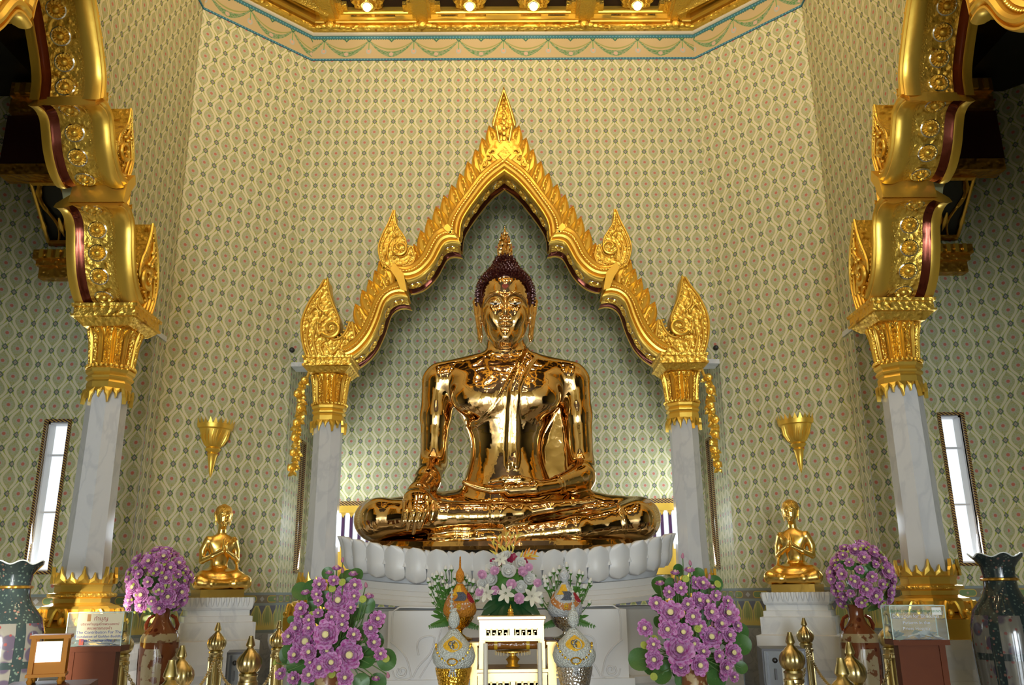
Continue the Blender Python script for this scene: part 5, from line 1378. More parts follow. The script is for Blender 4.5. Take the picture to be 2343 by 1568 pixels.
# ------------------------------------------------------------ praying statues on marble pedestals
SGOLD = mat('satin_gold_statue', (0.95, 0.64, 0.17), .24, 1.0); _nn = noise(10, 2, objco()); bump(SGOLD, _nn.outputs[0], .003, .4)
def disciple_fields():
    B = Field((-.30,-.34,0), (.30,.26,.64), .0068)
    B.loft([(.10,0,.04,.15,.12),(.17,0,.04,.105,.085),(.24,0,.04,.088,.068),(.32,0,.035,.112,.078),(.40,0,.03,.140,.082),(.455,0,.03,.150,.070),(.49,0,.03,.11,.055),(.515,0,.03,.055,.045),(.55,0,.025,.042,.042),(.60,0,.02,.042,.042)], .02)
    for s in (-1, 1):
        B.chain([(s*.135,.03,.455),(s*.172,.05,.36),(s*.178,.03,.265)], [.040,.036,.030], .015)
        B.chain([(s*.178,.03,.265),(s*.11,-.09,.30),(s*.022,-.150,.345)], [.030,.026,.018], .012)
        B.chain([(s*.020,-.148,.345),(s*.013,-.142,.40),(s*.008,-.125,.465)], [.017,.016,.007], .006, nrm=(1,0,0), fl=1.3)
        B.chain([(s*.07,.08,.10),(s*.17,-.06,.085),(s*.235,-.15,.070)], [.100,.085,.062], .03)
    B.chain([(-.235,-.15,.062),(-.12,-.21,.05),(.04,-.20,.045)], [.060,.045,.035], .02)
    B.chain([(.235,-.15,.062),(.12,-.19,.055),(0,-.16,.05)], [.060,.045,.035], .02)
    B.chain([(.15,.05,.05),(.10,.16,.045),(-.10,.17,.045)], [.07,.06,.05], .03)
    B.ell((0,.0,.10), (.20,.17,.09), .04)
    B.chain([(.175,.02,.27),(.17,-.04,.17),(.20,-.10,.12)], [.020,.030,.02], .02, nrm=(1,0,0), fl=1.8)
    B.chain([(.11,-.040,.485),(.03,-.055,.40),(-.07,-.047,.33),(-.115,.0,.31)], [.007,.007,.007,.006], .004)
    H = Field((-.12,-.16,.52), (.12,.16,.82), .0042)
    H.loft([(.50,0,.025,.042,.042),(.56,0,.02,.041,.042),(.585,0,-.01,.035,.045),(.61,0,-.008,.056,.062),(.65,0,.0,.072,.078),(.69,0,.005,.078,.086),(.73,0,.008,.077,.088),(.765,0,.012,.060,.070),(.785,0,.015,.03,.035)], .006, p=2.1)
    H.chain([(0,-.078,.70),(0,-.090,.665),(0,-.096,.645)], [.005,.008,.011], .008)
    for s in (-1, 1):
        H.ell((s*.028,-.086,.688), (.020,.014,.012), .01, sub=True); H.ell((s*.028,-.071,.685), (.020,.014,.011), .004)
        H.chain([(s*.006,-.080,.700),(s*.03,-.078,.712),(s*.055,-.062,.70)], [.003]*3, .006)
        H.chain([(0,-.082,.624),(s*.012,-.080,.626),(s*.024,-.070,.626)], [.0045,.0045,.002], .003)
        H.chain([(0,-.080,.612),(s*.018,-.073,.615)], [.0055,.002], .003)
        H.chain([(s*.078,.01,.70),(s*.088,.02,.715),(s*.086,.018,.68),(s*.076,.012,.625),(s*.072,.01,.595)], [.009,.010,.009,.007,.006], .005)
    H.ell((0,-.072,.592), (.018,.012,.012), .012)
    hair = Field((-.12,-.14,.60), (.12,.15,.82), .0055)
    hair.loft([(.655,0,.03,.078,.072),(.70,0,.015,.085,.092),(.74,0,.015,.083,.092),(.775,0,.018,.062,.070),(.795,0,.02,.02,.03)], .004, p=2.1)
    hair.ell((0,-.14,.63), (.082,.13,.112), .004, sub=True)
    return B.mesh(), H.mesh(), hair.mesh()
_b, _h, _hr = disciple_fields()
HG = mat('gold_curled_hair', (0.85,0.50,0.09), .32, 1.0); _v = voro(130, 'F1', objco()); bump(HG, _v.outputs['Distance'], .006, .9)
def pedestal(label, loc, rz):
    t = thing('marble_pedestal', label, 'pedestal', loc, rz, 'tiered white marble pedestals')
    mb = MB(); hw = .275
    prof = [(1.35,0),(1.35,.08),(1.2,.12),(1.12,.22),(1.12,.80),(1.22,.86),(1.26,.95),(1.26,1.13),(1.12,1.14),(1.12,1.28),(1.02,1.285),(1.02,1.33),(.93,1.335),(.93,1.38),(.97,1.385),(1.0,1.40),(1.02,1.46),(1.0,1.485)]
    mb.lathe([(hw*r*1.414, z) for r, z in prof], 4, phase=PI/4); build('block', mb, MRB, t, smooth=False)
    fb = MB()
    for side in range(4):
        a = side*PI/2
        for k in range(12):
            x = -hw+.045+k*(2*hw-.09)/11; n0 = len(fb.v)
            fb.tube([(x,-hw*1.0,1.482),(x,-hw*1.035,1.455),(x,-hw*1.02,1.41)], [.019,.016,.004], 6)
            fb.xf(lambda v: (v.x*math.cos(a)-v.y*math.sin(a), v.x*math.sin(a)+v.y*math.cos(a), v.z), n0)
    build('leaf_cornice', fb, MRB, t, kind='stuff'); return t
def disciple(label, loc, rz, flip, protos={}):
    t = thing('praying_statue', label, 'statue', loc, rz, 'gold praying disciple statues')
    if not protos:
        protos['b'] = sculpt('body', [_b, _h], SGOLD); protos['h'] = sculpt('hair', [_hr], HG)
        for o in protos.values(): bpy.data.objects.remove(o, do_unlink=False) if False else None
        a, b = protos['b'], protos['h']
    else:
        a, b = protos['b'].copy(), protos['h'].copy(); C.objects.link(a); C.objects.link(b)
    a.parent = t; b.parent = t; a.location = b.location = (0,0,.07)
    build('plinth_slab', MB().cbox(0,-.0,0,.44,.40,.072), SGOLD, t, smooth=False)
    if flip: t.scale = (-1,1,1)
    return t
for s_, px0, lp, ls in ((-1, 497, 'tiered white marble pedestal under the left praying gold statue', 'gold praying statue on the left pedestal with hands joined'),
                        (1, 1827, 'tiered white marble pedestal under the right praying gold statue', 'gold praying statue on the right pedestal with hands joined')):
    p = at(px0, 1362, 7.95); rz = -s_*.42
    pedestal(lp, (p.x, 7.95, 0), rz)
    d = disciple(ls, (p.x, 7.95, 1.486), rz*1.35, s_ > 0); d.scale = ((-1 if s_ > 0 else 1)*.86, .86, .95)
    # gilt wall bracket above
    q = Vector((s_*3.03, 8.765, 0)); w = thing('wall_bracket', 'gilded half-round wall bracket above the %s praying statue' % ('left' if s_ < 0 else 'right'), 'bracket', (q.x, q.y, 0), s_*-PI/4, 'gilded wall brackets')
    prof = [(.002,2.66),(.018,2.70),(.035,2.80),(.050,2.88),(.062,2.90),(.05,2.915),(.075,2.935),(.085,2.955),(.07,2.965),(.10,2.99),(.125,3.03),(.155,3.12),(.165,3.15),(.185,3.16),(.195,3.20),(.18,3.21),(.12,3.21)]
    mb = MB(); n = 18; mb.grid([[(r*math.cos(PI+PI*k/n), r*math.sin(PI+PI*k/n)*.9, z) for k in range(n+1)] for r, z in prof]); mb.grid([[(x,0,z) for x in (-r, r)] for r, z in prof], flip=True)
    bo = build('bracket_body', mb, G_SM, w, angle=40)
    rb = MB()
    for k in range(11):
        a = PI+PI*(k+.5)/11
        rb.tube([(.098*math.cos(a),.09*math.sin(a),2.99),(.14*math.cos(a),.125*math.sin(a),3.06),(.158*math.cos(a+.1),.142*math.sin(a+.1),3.14)], [.006,.012,.004], 5)
    build('carved_leaf', rb, G_SM, bo, kind='stuff')
    cb = MB()
    for k in range(12):
        a = PI+PI*(k+.5)/12; ca, sa = math.cos(a), math.sin(a)*.9; dx, dy = -math.sin(a)*.022, math.cos(a)*.020
        cb.add([(.19*ca-dx,.19*sa-dy,3.20),(.19*ca+dx,.19*sa+dy,3.20),(.205*ca,.205*sa,3.262),(.175*ca,.175*sa,3.20)], [(0,1,2),(1,3,2),(3,0,2)])
    build('leaf_crown', cb, G_SM, bo, smooth=False)

# ------------------------------------------------------------ gilded leaf sprays hanging beside the inner columns
for s_ in (-1, 1):
    t = thing('leaf_spray', 'gilded spray of leaves and flowers hanging %s of the inner arch' % ('left' if s_ < 0 else 'right'), 'ornament', (s_*2.24, 9.22, 3.9), 0, 'gilded hanging sprays')
    st = [(s_*-.06,0,.03),(s_*-.02,0,-.10),(s_*.03,-.02,-.22),(s_*.0,-.02,-.42),(s_*.04,-.02,-.65),(s_*.02,-.02,-.90),(s_*.05,-.01,-1.13)]
    build('stem', MB().tube(resample(st, 24), [.018-.0004*i for i in range(24)], 6), G_SM, t)
    r = random.Random(9)
    lm = MB(); rows = []
    for i in range(6):
        q = i/5; w = .034*math.sin(PI*min(.98,.1+q*.9)); rows.append([(-w, q*.105, .012*math.sin(q*3)), (0, q*.105, .02*math.sin(q*3)+.008), (w, q*.105, .012*math.sin(q*3))])
    lm.grid(rows); lm.grid([[(x,y,z-.004) for x,y,z in rr] for rr in rows], flip=True)
    LFM = lm.mesh('gilt_leaf', G_SM)
    fm = MB()
    for k in range(5): petal_cup(fm, 2*PI*k/5, .045, .02, .026, 1.0)
    fm.ball((0,0,.012), .014, 8, 5); FLM = fm.mesh('gilt_flower', G_SM)
    sp = resample(st, 30)
    for i in range(4, 30):
        for q in (-1, 1):
            o = build('gilt_leaf', LFM, None, t); p = sp[i]; o.location = (p.x, p.y-.015, p.z)
            o.rotation_euler = (r.uniform(-.4,.3)-.2, r.uniform(-.6,.6), PI+q*r.uniform(.5,1.25)); o.rotation_euler = (Matrix.Rotation(PI/2,3,'X') @ Matrix.Rotation(PI+q*r.uniform(.35,1.2),3,'Z') @ Matrix.Rotation(r.uniform(-.5,.5),3,'Y')).to_euler()
            k = r.uniform(.65,1.0)*(1-.3*i/30); o.scale = (k,k,k)
        if i % 4 == 0:
            o = build('gilt_flower', FLM, None, t); o.location = (p.x+r.uniform(-.03,.03), p.y-.05, p.z); o.rotation_euler = (PI/2,0,0)

# small round security cameras
for s_, px, py in ((-1, 668, 801), (1, 1638, 796)):
    p = at(px, py, 9.32) if False else at(px, py, 9.33); t = thing('security_camera', 'small black round camera on the wall %s of the central arch' % ('left' if s_ < 0 else 'right'), 'camera', (p.x, 9.345, p.z), 0, 'small wall cameras')
    mb = MB().lathe([(.030,0),(.030,.025),(.024,.035),(.010,.036)], 16); mb.xf(lambda v: (v.x, -v.z, v.y)); build('housing', mb, mat('camera_black', (.02,.02,.02), .3), t)
    lb = MB().lathe([(.012,.036),(.011,.042),(.002,.043)], 12); lb.xf(lambda v: (v.x, -v.z, v.y)); build('lens', lb, mat('camera_lens', (.10,.11,.14), .05), t)

# ------------------------------------------------------------ brass bollards and chains
def bollard_meshes():
    mb = MB(); mb.lathe([(.11,0),(.11,.03),(.085,.05),(.075,.09),(.06,.11)], 24); base = mb.mesh('base', BRASS)
    mb = MB(); rows = []
    for z in (.10,.12,1.02,1.035):
        rows.append([((.046+(.004 if .11 < z < 1.03 else .0)*(1 if math.cos(12*a) > -.2 else -1.6))*math.cos(a), (.046+(.004 if .11 < z < 1.03 else .0)*(1 if math.cos(12*a) > -.2 else -1.6))*math.sin(a), z) for a in [2*PI*k/72 for k in range(72)]])
    mb.grid(rows, close_u=True); shaft = mb.mesh('fluted_shaft', BRASS, 30)
    mb = MB(); mb.lathe([(.046,1.03),(.052,1.035),(.052,1.05),(.046,1.055),(.046,1.075),(.050,1.08),(.048,1.09),(.036,1.095)], 32)
    rows = []
    for r, z in ((.036,1.092),(.052,1.102),(.063,1.122),(.066,1.142),(.062,1.162),(.048,1.182),(.036,1.192)):
        rows.append([(r*(1-.06*abs(math.cos(a*6))**6*(r>.04))*math.cos(a), r*(1-.06*abs(math.cos(a*6))**6*(r>.04))*math.sin(a), z) for a in [2*PI*k/72 for k in range(72)]])
    mb.grid(rows, close_u=True)
    mb.lathe([(.036,1.192),(.030,1.20),(.020,1.208),(.016,1.216),(.024,1.226),(.023,1.234),(.017,1.252),(.012,1.268),(.011,1.275),(.001,1.276)], 20)
    return base, shaft, mb.mesh('lobed_finial', BRASS, 40)
BO = bollard_meshes(); bpos = {}
BL = [('a',287,1423,5.7,'tall brass bollard just right of the left donation box'),('b',500,1425,6.4,'brass bollard in front of the left marble pedestal'),('c',640,1420,6.6,'brass bollard partly behind the left pink lotus arrangement'),
      ('d',575,1455,4.8,'brass bollard between the pedestal bollard and the left lotus arrangement'),('e',418,1477,4.3,'brass bollard just behind the largest left bollard'),('f',394,1510,2.95,'largest and nearest brass bollard at lower left'),
      ('g',1838,1414,7.0,'tallest-standing brass bollard in front of the right marble pedestal'),('h',1806,1447,4.7,'brass bollard just left of the right pedestal bollard'),('i',1941,1469,4.2,'brass bollard behind the largest right bollard'),
      ('j',1922,1505,3.0,'largest and nearest brass bollard at lower right'),('k',2028,1408,5.7,'brass bollard just left of the right donation box'),('l',1806,1556,2.2,'lowest brass bollard with only its finial tip in frame, lower right')]
for key, px, py, Y, lab in BL:
    p = at(px, py, Y); t = thing('brass_bollard', lab, 'bollard', (p.x, Y, 0), 0, 'fluted brass bollards')
    for nm, me in zip(('base','fluted_shaft','lobed_finial'), BO): build(nm, me, None, t)
    k = p.z/1.276; t.scale = (1,1,k); bpos[key] = Vector((p.x, Y, 1.055*k))
def chain(a, b, sag, lab):
    A, B_ = bpos[a], bpos[b]; L = (B_-A).length; n = max(8, int(L/.048)); d = (B_-A).normalized()
    A = A+d*.05; B_ = B_-d*.05
    t = thing('barrier_chain', lab, 'chain', tuple(A), 0, 'brass barrier chains'); mb = MB(); prev = None
    for i in range(n):
        u = (i+.5)/n; p = A.lerp(B_, u)+Vector((0,0,-4*sag*u*(1-u))); p2 = A.lerp(B_, u+.01)+Vector((0,0,-4*sag*(u+.01)*(1-u-.01))); tg = (p2-p).normalized(); s_ = tg.cross(Vector((0,0,1))).normalized(); w = s_ if i % 2 else s_.cross(tg)
        mb.tube([p-Vector(A)+tg*.030*math.cos(q)+w*.011*math.sin(q) for q in [2*PI*k/8 for k in range(8)]], .0026, 4, closed=True)
    build('chain_links', mb, BRASS, t, kind='stuff')
chain('a','e',.10,'brass chain hanging right from the bollard beside the left donation box'); chain('b','e',.08,'brass chain between the left pedestal bollard and the one nearer'); chain('b','d',.10,'brass chain hanging between the two middle left bollards'); chain('d','c',.12,'brass chain rising to the bollard behind the left lotus arrangement')
chain('h','g',.10,'brass chain between the two bollards by the right pedestal'); chain('g','i',.10,'brass chain from the right pedestal bollard down to the nearer one'); chain('i','k',.12,'brass chain looping toward the right donation box bollard')

# ------------------------------------------------------------ donation boxes on wooden stands, sunlit cabinet, safes
WOOD = mat('polished_brown_wood', (0.26,0.08,0.03), .5); _nn = noise(6, 3, objco()); setc(WOOD, cmix(E(_nn.outputs[0]), (0.09,0.022,0.006), (0.16,0.042,0.012)))
GLASS = bpy.data.materials.new('clear_acrylic'); GLASS.use_nodes = True; _nt = GLASS.node_tree; _nt.nodes.clear()
_o = _nt.nodes.new('ShaderNodeOutputMaterial'); _m = _nt.nodes.new('ShaderNodeMixShader'); _t = _nt.nodes.new('ShaderNodeBsdfTransparent'); _g = _nt.nodes.new('ShaderNodeBsdfGlossy')
_t.inputs[0].default_value = (.93,.96,.95,1); _m.inputs[0].default_value = .07; _g.inputs['Roughness'].default_value = .03
_nt.links.new(_t.outputs[0], _m.inputs[1]); _nt.links.new(_g.outputs[0], _m.inputs[2]); _nt.links.new(_m.outputs[0], _o.inputs[0])
EDGE = mat('acrylic_edge', (.55,.66,.58), .1)
def text(parent, name, s, loc, size, m, rot=(PI/2,0,0), align='CENTER'):
    cu = bpy.data.curves.new(name, 'FONT'); cu.body = s; cu.size = size; cu.align_x = align; cu.extrude = .0006; cu.resolution_u = 2
    o = bpy.data.objects.new(name, cu); C.objects.link(o); bpy.context.view_layer.update()
    dg = bpy.context.evaluated_depsgraph_get(); me = bpy.data.meshes.new_from_object(o.evaluated_get(dg)); bpy.data.objects.remove(o)
    me.materials.clear(); me.materials.append(m); q = bpy.data.objects.new(name, me); C.objects.link(q); q.parent = parent; q.location = loc; q.rotation_euler = rot
    return q
INK_R = mat('red_print', (.35,.03,.03), .5); INK_B = mat('blue_print', (.03,.06,.30), .5); INK_G = mat('green_print', (.03,.22,.06), .5); INK_K = mat('dark_print', (.03,.04,.06), .5); INK_W = mat('white_print', (.7,.72,.72), .5)
PAPER = mat('white_paper', (.82,.82,.80), .6); CLRP = mat('amber_notice_sheet', (.70,.62,.42), .5)
def donation_box(lab, labs, px0, px1, ytop, ybot, Y, rz, lines, m_sheet):
    a, b = at(px0, ybot, Y), at(px1, ybot, Y); tp = at(px0, ytop, Y); cx, w, z0, z1 = (a.x+b.x)/2, b.x-a.x, a.z, tp.z; hw = w/2; h = z1-z0; dp = w*.55
    st = thing('wooden_stand', labs, 'stand', (cx, Y, 0), rz, 'wooden donation stands')
    build('stand_body', MB().box(-hw*.74,-dp*.40,.06,hw*.74,dp*.40,z0-.03), WOOD, st, smooth=False)
    bb = MB().box(-hw*.84,-dp*.5,0,hw*.84,dp*.5,.06); build('base', bb, WOOD, st, smooth=False)
    for q in (-1, 1): build('corner_post', MB().box(q*hw*.74-.016,-dp*.46,.06,q*hw*.74+.016,-dp*.40,z0-.03), WOOD, st, smooth=False)
    build('top_board', MB().box(-hw*1.02,-dp*.52,z0-.03,hw*1.02,dp*.52,z0-.002), WOOD, st, smooth=False)
    t = thing('donation_box', lab, 'box', (cx, Y, z0), rz, 'clear donation boxes')
    e = .004
    for nm, q in (('front_pane',(-hw,-dp/2,0,hw,-dp/2+e,h)),('back_pane',(-hw,dp/2-e,0,hw,dp/2,h)),('side_pane',(-hw,-dp/2,0,-hw+e,dp/2,h)),('side_pane',(hw-e,-dp/2,0,hw,dp/2,h)),('top_pane',(-hw,-dp/2,h-e,hw,dp/2,h))):
        build(nm, MB().box(*q), GLASS, t, smooth=False)
    eb = MB()
    for x in (-hw, hw):
        for y in (-dp/2, dp/2): eb.box(x-.0025,y-.0025,0,x+.0025,y+.0025,h)
    for y in (-dp/2, dp/2): eb.box(-hw,y-.0025,h-.003,hw,y+.0025,h+.002)
    build('glued_edges', eb, EDGE, t, smooth=False)
    r = random.Random(3)
    for k in range(22):
        x, y = r.uniform(-hw*.8,hw*.8), r.uniform(-dp*.35,dp*.35); nb = MB().box(-.035,-.016,0,.035,.016,.0012)
        n_ = build('banknote', nb, (PAPER, mat('banknote_green', (.22,.30,.24), .6) if k == 0 else bpy.data.materials['banknote_green'] if 'banknote_green' in bpy.data.materials else PAPER)[k % 2 if k else 1], t, smooth=False)
        n_.location = (x, y, .004+.0024*k*.6); n_.rotation_euler = (r.uniform(-.5,.5), r.uniform(-.5,.5), r.uniform(0,3.1))
    if m_sheet: build('notice_sheet', MB().box(-hw*.62,-dp/2-.0035,h*.20,hw*.98,-dp/2-.001,h*.97), m_sheet, t, smooth=False)
    for s_, x, z, sz, m in lines: text(t, 'lettering', s_, (x*hw, -dp/2-.0042, z*h), sz*h, m)
    return t, hw, dp, h
t, hw, dp, h = donation_box('clear donation box with red and blue lettering on the left wooden stand', 'brown wooden stand under the left donation box', 163, 283, 1402, 1478, 5.1, .12,
    [('ทำบุญ',.20,.76,.17,INK_R),('บริจาคทำบุญสร้างพระมณฑป',.18,.62,.10,INK_R),('พระพุทธทองคำ',.18,.49,.12,INK_R),('The Contribution For The',.18,.37,.125,INK_B),('Foundation of Golden Buddha',.18,.25,.115,INK_B),('Put Donation Please',.18,.13,.12,INK_B)], CLRP)
build('sticker', MB().box(-hw*.50,-dp/2-.004,.006,-hw*.34,-dp/2-.001,h*.22), mat('red_sticker', (.5,.08,.04), .5), t, smooth=False)
build('sticker', MB().box(-hw*.30,-dp/2-.004,h*.74,-hw*.17,-dp/2-.001,h*.95), mat('amber_sticker', (.45,.20,.04), .5), t, smooth=False)
t, hw, dp, h = donation_box('clear donation box with green lettering on the right wooden stand', 'brown wooden stand under the right donation box', 2037, 2156, 1386, 1463, 5.1, -.12,
    [('บริจาคช่วยเหลือพระภิกษุสามเณร',-.1,.80,.12,INK_G),('Donation for Bhikkhus',-.1,.64,.15,INK_W),('Patients in the',-.1,.45,.14,INK_W),('Priest Hospital',-.1,.28,.14,INK_W)], None)
build('paper_label', MB().box(hw*.52,-dp/2-.004,h*.72,hw*.86,-dp/2-.001,h*.94), PAPER, t, smooth=False)
# side table and sunlit cabinet at lower left
HON = mat('honey_varnished_wood', (0.55,0.22,0.03), .5); bs(HON).inputs['Specular IOR Level'].default_value = .15; bs(WOOD).inputs['Specular IOR Level'].default_value = .15
Yl = 3.7; a_, b_, c_ = at(48, 1560, Yl), at(112, 1560, Yl), at(48, 1447, Yl); w = b_.x-a_.x; hh = c_.z-a_.z
tb = thing('side_table', 'small varnished table at the lower left corner under the sunlit cabinet', 'table', ((a_.x+b_.x)/2+.03, Yl+.05, 0), .30)
zt = a_.z-.012
build('table_top', MB().box(-.15,-.13,zt-.025,.17,.13,zt), WOOD, tb, smooth=False)
for x in (-.13,.15):
    for y in (-.11,.11): build('leg', MB().box(x-.016,y-.016,0,x+.016,y+.016,zt-.025), WOOD, tb, smooth=False)
build('apron', MB().box(-.12,-.115,zt-.11,.14,-.10,zt-.025), HON, tb, smooth=False)
ln = thing('sunlit_cabinet', 'small honey-wood glass cabinet with a sun-bright white panel, on the lower left table', 'cabinet', ((a_.x+b_.x)/2+.02, Yl+.05, zt), .38)
ww = w*.52
for x in (-ww, ww):
    for y in (-.06,.06):
        build('foot', MB().lathe([(.008,0),(.013,.012),(.008,.022),(.010,.03)], 10, x*.93, y), HON, ln)
        build('corner_post', MB().box(x-.009,y-.009,.03,x+.009,y+.009,hh-.012), HON, ln, smooth=False)
build('bottom_board', MB().box(-ww-.014,-.075,.028,ww+.014,.075,.040), HON, ln, smooth=False)
build('top_board', MB().box(-ww-.016,-.078,hh-.014,ww+.016,.078,hh), HON, ln, smooth=False)
build('lower_panel', MB().box(-ww,-.058,.04,ww,.058,.085), HON, ln, smooth=False)
SUNP = mat('sun_glow_panel', (.9,.88,.8), .6); bs(SUNP).inputs['Emission Color'].default_value = (1,.95,.85,1); bs(SUNP).inputs['Emission Strength'].default_value = 1.6  # emission stands in for sun glare on the panel, no lamp inside
build('white_panel', MB().box(-ww+.012,-.062,.085,ww-.012,-.057,hh-.025), SUNP, ln, smooth=False)
sp = build('printed_side_panel', MB().box(ww-.004,-.045,.080,ww+.002,.045,hh-.03), PAPER, ln, smooth=False)
ib = MB(); rr_ = random.Random(4)
for k in range(9): ib.box(ww+.002,-.02+rr_.uniform(-.012,.0),.10+.010*k,ww+.0032,.0+rr_.uniform(.0,.02),.103+.010*k)
build('print_lines', ib, INK_K, sp, kind='stuff')
# steel safes
def safe(lab, px0, px1, y0, y1, Y, rz):
    a, b = at(px0, y0, Y), at(px1, y0, Y); z1 = a.z; z0 = at(px0, y1, Y).z; w = b.x-a.x
    t = thing('steel_safe', lab, 'safe', ((a.x+b.x)/2, Y, 0), rz, 'grey steel safes')
    GR = bpy.data.materials.get('safe_grey') or mat('safe_grey', (.10,.10,.11), .5, .2)
    build('cabinet', MB().box(-w/2,-.18,0,w/2,.18,z1), GR, t, smooth=False)
    build('door', MB().box(-w/2+.012,-.192,.04,w/2-.012,-.18,z1-.015), bpy.data.materials.get('safe_door') or mat('safe_door', (.20,.21,.22), .5, .2), t, smooth=False)
    build('door_gap', MB().box(-w/2+.025,-.195,.05,-w/2+.042,-.19,z1-.02), BLACK, t, smooth=False)
    kb = MB().lathe([(.018,0),(.018,.012),(.010,.016),(.002,.017)], 14); kb.xf(lambda v: (v.x-w*.22, -v.z-.192, v.y+z1-.075)); build('dial_knob', kb, BLACK, t)
    build('handle', MB().box(-w*.25,-.212,z1-.20,-w*.20,-.192,z1-.13), GR, t, smooth=False)
    n_ = build('paper_notice', MB().box(-w*.08,-.196,z1-.24,w*.40,-.192,z1-.085), PAPER, t, smooth=False)
    lb = MB()
    for k in range(7): lb.box(-w*.04,-.1975,z1-.225+.018*k,w*.34*(1 if k % 3 else .6),-.196,z1-.222+.018*k)
    build('printed_lines', lb, INK_K, n_, kind='stuff')
    return t
safe('grey steel safe with a round dial behind the left middle bollards', 524, 590, 1490, 1568, 7.1, .25)
safe('grey steel safe with a paper notice behind the right bollards', 1738, 1832, 1482, 1568, 6.5, -.18)

# ------------------------------------------------------------ altar in front of the throne
YT = 5.7
GPAL = mat('pale_gilt_lacquer', (0.80, 0.54, 0.20), .32, .7)
LACR = mat('red_lacquer_line', (0.30, 0.04, 0.02), .4)
DGAP = mat('fret_gap_shade', (0.03, 0.015, 0.01), .6)
def zof(py, Y): return at(1170, py, Y).z
def xof(px, Y, py=1480): return at(px, py, Y).x
def frame_box(mb, x0, x1, z0, z1, y, d, w):
    mb.box(x0,y,z0,x0+w,y+d,z1); mb.box(x1-w,y,z0,x1,y+d,z1); mb.box(x0+w,y,z1-w,x1-w,y+d,z1); mb.box(x0+w,y,z0,x1-w,y+d,z0+w)
def fretwork(parent, x0, x1, z0, z1, y):
    build('fret_gap_shade', MB().box(x0,y+.004,z0,x1,y+.008,z1), DGAP, parent, smooth=False)  # dark sheet painted as the shade in the fret gaps
    mb = MB(); n = 9; w = (x1-x0)/n; h = z1-z0; t = h*.13
    for k in range(n):
        a = x0+k*w
        if k == n//2:
            mb.box(a+w*.12,y-.004,z0,a+w*.88,y+.004,z1); continue
        s = 1 if k < n//2 else -1
        X = lambda u: a+w*(u if s > 0 else 1-u)
        def b(u0, u1, v0, v1): p, q = sorted((X(u0), X(u1))); mb.box(p,y-.002,z0+h*v0,q,y+.004,z0+h*v1)
        b(0,1,.87,1); b(0,.12,0,1); b(.12,.72,0,.14); b(.60,.72,.14,.52); b(.30,.72,.42,.54) if k % 2 else b(.30,.60,.60,.72); b(.84,.94,.2,1)
    build('fretwork', mb, GPAL, parent, smooth=False)
tab = thing('altar_table', 'gilded altar table with pierced fretwork panels in front of the throne', 'table', (0, YT, 0))
def tb_box(name, px0, py0, px1, py1, y0, y1, m, parent=tab):
    x0, x1 = xof(px0, YT), xof(px1, YT); z0, z1 = zof(py1, YT), zof(py0, YT)
    return build(name, MB().box(x0, y0, z0, x1, y1, z1), m, parent, smooth=False)
tb_box('top_board', 1093, 1411, 1249, 1417, -.03, .36, GPAL); tb_box('red_line', 1096, 1417, 1246, 1419, -.02, .35, LACR); tb_box('upper_moulding', 1096, 1419, 1246, 1423, -.025, .35, GPAL)
pn = tb_box('upper_panel', 1097, 1423, 1245, 1468, .006, .03, GPAL)
fm = MB(); x0, x1 = xof(1097,YT), xof(1245,YT)
for k in range(4): frame_box(fm, x0+.011*k, x1-.011*k, zof(1468-.0*k,YT)+.009*k, zof(1423,YT)-.006*k, .004-.003*(3-k), .01, .008)
build('stepped_frame', fm, GPAL, pn, smooth=False)
fretwork(pn, xof(1111,YT), xof(1231,YT), zof(1459,YT), zof(1439,YT), .002)
for a, b in ((1096,1111),(1232,1247)):
    lg = tb_box('leg', a, 1468, b, 1532, 0, .05, GPAL); lb = MB(); xx = xof(a,YT); yy = xof(b,YT)
    for k in range(4): q = xx+(yy-xx)*(k+.5)/4; lb.box(q-.003,-.006,zof(1532,YT),q+.003,0,zof(1468,YT))
    build('reeding', lb, GPAL, lg, smooth=False)
    tb_box('leg', a, 1468, b, 1532, .30, .35, GPAL)
tb_box('middle_board', 1091, 1531, 1253, 1538, -.04, .37, GPAL); tb_box('red_line', 1094, 1538, 1250, 1540, -.03, .36, LACR); tb_box('middle_moulding', 1093, 1540, 1251, 1545, -.035, .36, GPAL)
pn = tb_box('lower_panel', 1094, 1545, 1250, 1640, .0, .03, GPAL)
fm = MB(); x0, x1 = xof(1094,YT), xof(1250,YT)
for k in range(4): frame_box(fm, x0+.010*k, x1-.010*k, zof(1640,YT), zof(1545,YT)-.006*k, -.004-.002*(3-k), .01, .007)
build('stepped_frame', fm, GPAL, pn, smooth=False)
fretwork(pn, xof(1110,YT), xof(1236,YT), zof(1585,YT), zof(1560,YT), -.004)
build('base', MB().box(x0,-.02,0,x1,.36,zof(1640,YT)), GPAL, tab, smooth=False)
